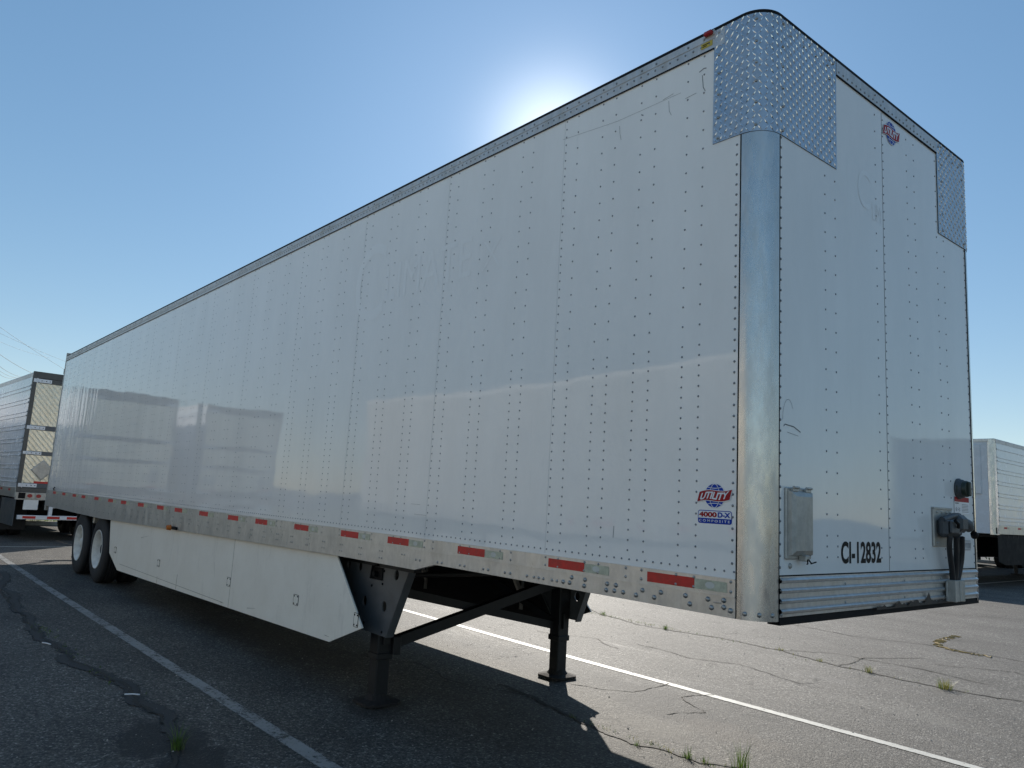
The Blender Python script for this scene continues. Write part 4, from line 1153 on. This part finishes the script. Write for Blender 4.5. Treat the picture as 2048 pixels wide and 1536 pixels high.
            mb = MB(); mb.tube([(.035,.12*s,floor_z+.1),(.035,.12*s,z1+.05)],.014,8); pt(mb, 'lock_rod', [M['galv']], dr)
            mb = MB(); h_ = .26; cy, cz = .80*s, 1.74
            mb.add([(.010,cy-h_,cz),(.010,cy,cz-h_),(.010,cy+h_,cz),(.010,cy,cz+h_),(.018,cy-h_*.85,cz),(.018,cy,cz-h_*.85),(.018,cy+h_*.85,cz),(.018,cy,cz+h_*.85)],[(0,1,5,4),(1,2,6,5),(2,3,7,6),(3,0,4,7),(4,5,6,7)]); pt(mb, 'placard_holder', [M['galv']], dr)
            mb = MB(); mb.box(.0145,.0165,.55*s,.95*s,z0+.115,z0+.165,0); pt(mb, 'reflective_strip', [M['red']], dr)
            for q_, mt in ((1.16,'dark'),(.99,'lens_red'),(.80,'lens_red')):
                mb = MB(); mb.box(.022,.030,(q_-.075)*s,(q_+.075)*s,floor_z+.0,floor_z+.14,1,.004)
                nn_ = 18; ring = [(.04,(q_+.055*cos(2*pi*k_/nn_))*s,floor_z+.07+.045*sin(2*pi*k_/nn_)) for k_ in range(nn_)]; base = [(.03,p_[1],p_[2]) for p_ in ring]
                if mt != 'dark': mb.face(ring, 0); mb.add(base+ring, [(k_, (k_+1) % nn_, (k_+1) % nn_+nn_, k_+nn_) for k_ in range(nn_)], 0)
                pt(mb, 'tail_lamp', [M[mt], M['galv'] if mt != 'dark' else M['dark']])
            mb = MB(); mb.box(.0,.02,.78*s,1.1*s,floor_z-.27,floor_z-.03,0,.01); pt(mb, 'hanger_plate', [M['white2']])
    if tail:
        mb = MB(); mb.box(-.02,.08,-1.2,1.2,.53,.63,0,.006); mb.box(-.02,.03,-.5,.5,.82,.87)
        for s in (1,-1): mb.box(-.02,.07,.46*s,.54*s,.55,floor_z-.01,0,.004)
        ug = pt(mb, 'underride_guard', [M['vwhite']])
        for y in (-.95,-.42,.02,.42,.9):
            mb = MB(); mb.box(.080,.083,y-.14,y+.14,.55,.61); pt(mb, 'reflective_strip', [M['red']], ug)
    # running gear
    mb = MB()
    for s in (1,-1): mb.box(-4.6,-.8,.46*s-.05,.46*s+.05,floor_z-.25,floor_z-.05)
    for ax in (-2.3,-3.6): mb.tube([(ax,-.95,.51),(ax,.95,.51)],.07,12); mb.box(ax-.1,ax+.1,-.5,.5,.5,floor_z-.1)
    pt(mb, 'bogie_frame', [M['chassis']])
    for ax in (-2.3,-3.6):
        for s in (-1,1): wheel_set(t, ax, 1.25*s, s, True)
    for s in (1,-1):
        mb = MB(); mb.box(-1.62,-1.60,.66*s,1.26*s,.18,.98); fl = pt(mb, 'mud_flap', [M['flap']])
        if nose_detail:
            mb = MB(); mb.face([(-1.625-2.75,.80*s,.42),(-1.625-2.75,1.10*s,.42),(-1.625-2.75,.95*s,.18)]); mb.box(-4.37,-4.36,.66*s,1.26*s,.16,.98,1); pt(mb, 'mud_flap', [M['vwhite'], M['flap']])
    if skirt:
        for s in (1,-1):
            mb = MB(); mb.prism([(-11.2,floor_z+.02),(-11.2,.45),(-5.1,.33),(-4.6,.36),(-4.5,floor_z+.02)], 'y', -1.25*s, -1.24*s); pt(mb, 'side_skirt', [M['band_grey']])
            mb = MB(); mb.box(-1.6,-.02,-1.27*s,-1.255*s,.36,floor_z-.02,0,.004); pt(mb, 'rear_fairing', [M['band_grey']])
    if nose_detail:
        for s in (1,-1):
            mb = MB(); mb.prism([(-15.75,floor_z+.02),(-15.75,.74),(-15.2,.64),(-5.2,.60),(-5.0,floor_z+.02)], 'y', -1.25*s, -1.24*s); pt(mb, 'side_skirt', [M['dark']])
        mb = MB(); mb.box(-4.75,-4.70,-1.24,1.24,.12,floor_z); pt(mb, 'dark_blocking_board', [M['dark']])  # dark board added to block sunlit ground and keep the underside black
    if landing:
        for s in (1,-1):
            mb = MB(); x = -L+(8.8 if nose_detail else 2.6); mb.box(x-.065,x+.065,.9*s-.065,.9*s+.065,.40,floor_z,0,.006); mb.box(x-.05,x+.05,.9*s-.05,.9*s+.05,.05,.42,0,.006); mb.box(x-.15,x+.15,.9*s-.15,.9*s+.15,.01,.05,0,.01); lg = pt(mb, 'landing_leg', [M['leg']])
        x = -L+(8.8 if nose_detail else 2.6); mb = MB(); mb.beam((x,-.9,.5),(x,.9,1.0),.06,.07); pt(mb, 'cross_brace', [M['leg']])
    return t
GR = 'reefer trailers parked around the lot'
reefer('ribbed silver reefer with quilted stainless doors and diamond placard, partly behind the white trailer rear', (-20.4,.04,0), radians(2.9), 1.03, 4.16, GR)
reefer('ribbed silver reefer standing beyond the nose at the right edge, its front towards the camera', (-6.90,35.5,0), radians(90), 1.46, 4.11, GR, nose_detail=True, skirt=False, doors=True)
# trailers of the same yard that show only as reflections in the glossy side and front
reefer('reefer parked beside the quilted door reefer, seen only mirrored in the white side panels', (-22.2,-4.20,0), 0, 1.05, 4.11, GR, skirt=False)
reefer('second reefer beyond the frame left, mirrored as the paler block in the white side', (-22.6,-7.65,0), 0, 1.05, 4.11, GR, skirt=False)
reefer('plain white van trailer behind the camera, mirrored as the broad pale band along the side', (-.6,-9.9,0), 0, 1.10, 4.11, GR, skirt=False, ribs=False)
reefer('reefer across the lot, mirrored in the lower right of the white front wall', (7.2,35.5,0), radians(90), 1.30, 4.11, GR, skirt=False)

reefer('unseen reefer added to shade the ground by the right edge one, hidden behind the white front wall', (-10.6,37.0,0), radians(90), 1.30, 4.11, GR, skirt=False)  # out-of-sight trailer added for the shadow it casts on the asphalt
# =================================================================== far planting and cables
def bush(label, x, y, w_, h_, n, group):
    t = thing('bush', label, 'bush', (x,y,0), 0, group)
    mb = MB()
    for i in range(5):
        a = 2*pi*i/5; mb.tube([(0,0,0),(cos(a)*w_*.15,sin(a)*w_*.15,h_*.4),(cos(a)*w_*.3,sin(a)*w_*.3,h_*.8)],[.03,.02,.008],6)
    mb.build('stem', [M['rust']], t)
    mb = MB(); cl = [(random.gauss(0,w_*.25),random.gauss(0,w_*.25),random.uniform(.15,.9)*h_,random.uniform(.15,.3)*w_) for _ in range(14)]
    for _ in range(n):
        c = random.choice(cl); d = Vector((random.gauss(0,1),random.gauss(0,1),random.gauss(0,.8))).normalized()*c[3]*random.random()**.4
        p = Vector(c[:3])+d
        if p.z < .03: p.z = .05
        s_ = random.uniform(.04,.09); a = Vector((random.gauss(0,1),random.gauss(0,1),random.gauss(0,1))).normalized(); b = a.orthogonal().normalized()
        mb.face([p-a*s_, p+b*s_*.5, p+a*s_, p-b*s_*.5], 0 if random.random() < .75 else 1)
    mb.build('foliage', [M['leaf'], M['drygrass']], t)
for i, (x, y, w_, h_) in enumerate([(-13.5,39,2.4,2.2),(-11.3,38.6,2.2,1.7),(-9.2,39.2,2.4,2.1),(-7.2,38.8,2.2,1.6)]):
    bush(['tall dark shrub leftmost beyond the far kerb under the right trailer','low shrub second from left beyond the far kerb','bright leafy shrub beyond the far kerb beside the rear wheels','low shrub at the right frame edge beyond the far kerb'][i], x, y, w_, h_, 900, 'shrubs beyond the far kerb')
mb = MB()
for i in range(900): blades(mb, random.uniform(-29,-27.4), random.uniform(-3,8), 1, .25, .1, 0, .03)
o = mb.build('grass_verge', [M['grass']]); o['kind'] = 'stuff'; o['label'] = 'rough grass beyond the far kerb'
struct_v = MB(); struct_v.box(-60,-27.2,-40,60,-.2,.06); struct(struct_v.build('verge', simple('verge_soil', (.11,.11,.05), .9, 0, .4, 2)))

from mathutils import Euler
Rm = Euler(cam.rotation_euler, 'XYZ').to_matrix()
def aim(u, v, X):          # where the sight line through pixel (u, v) of the photo meets the plane x = X
    d = Rm @ Vector(((u-1024)/1530.289, -(v-768)/1530.289, -1)); t_ = (X-cam.location.x)/d.x
    return cam.location + d*t_
lines = [((0,656),(125,738),-70,-78,.016),((0,668),(125,722),-75,-84,.014),((0,685),(70,710),-80,-88,.014),((0,711),(60,746),-60,-66,.020),
         ((0,735),(33,753),-62,-66,.018),((0,744),(28,756),-64,-68,.016),((0,751),(20,758),-66,-70,.018)]
for i, (a, b, xa, xb, r_) in enumerate(lines):
    A = aim(*a, xa); B_ = aim(*b, xb); d = B_-A
    pts = []
    for k_ in range(-4, 13):
        q = k_/8; p = A+d*q*1.0; p.z += .25*(q-.5)**2; pts.append(p)
    mb = MB(); mb.tube(pts, r_*.65, 6)
    tag(mb.build('power_cable', M['cable']), ['highest thin cable crossing the sky at the left edge','second cable from the top at the left edge','third and faintest cable in the left sky','dark lone cable in the middle of the left bundle','upper cable of the low bundle above the silver reefer','middle cable of the low bundle above the silver reefer','lowest cable just above the silver reefer roof'][i], 'cable', 'power cables in the left sky')
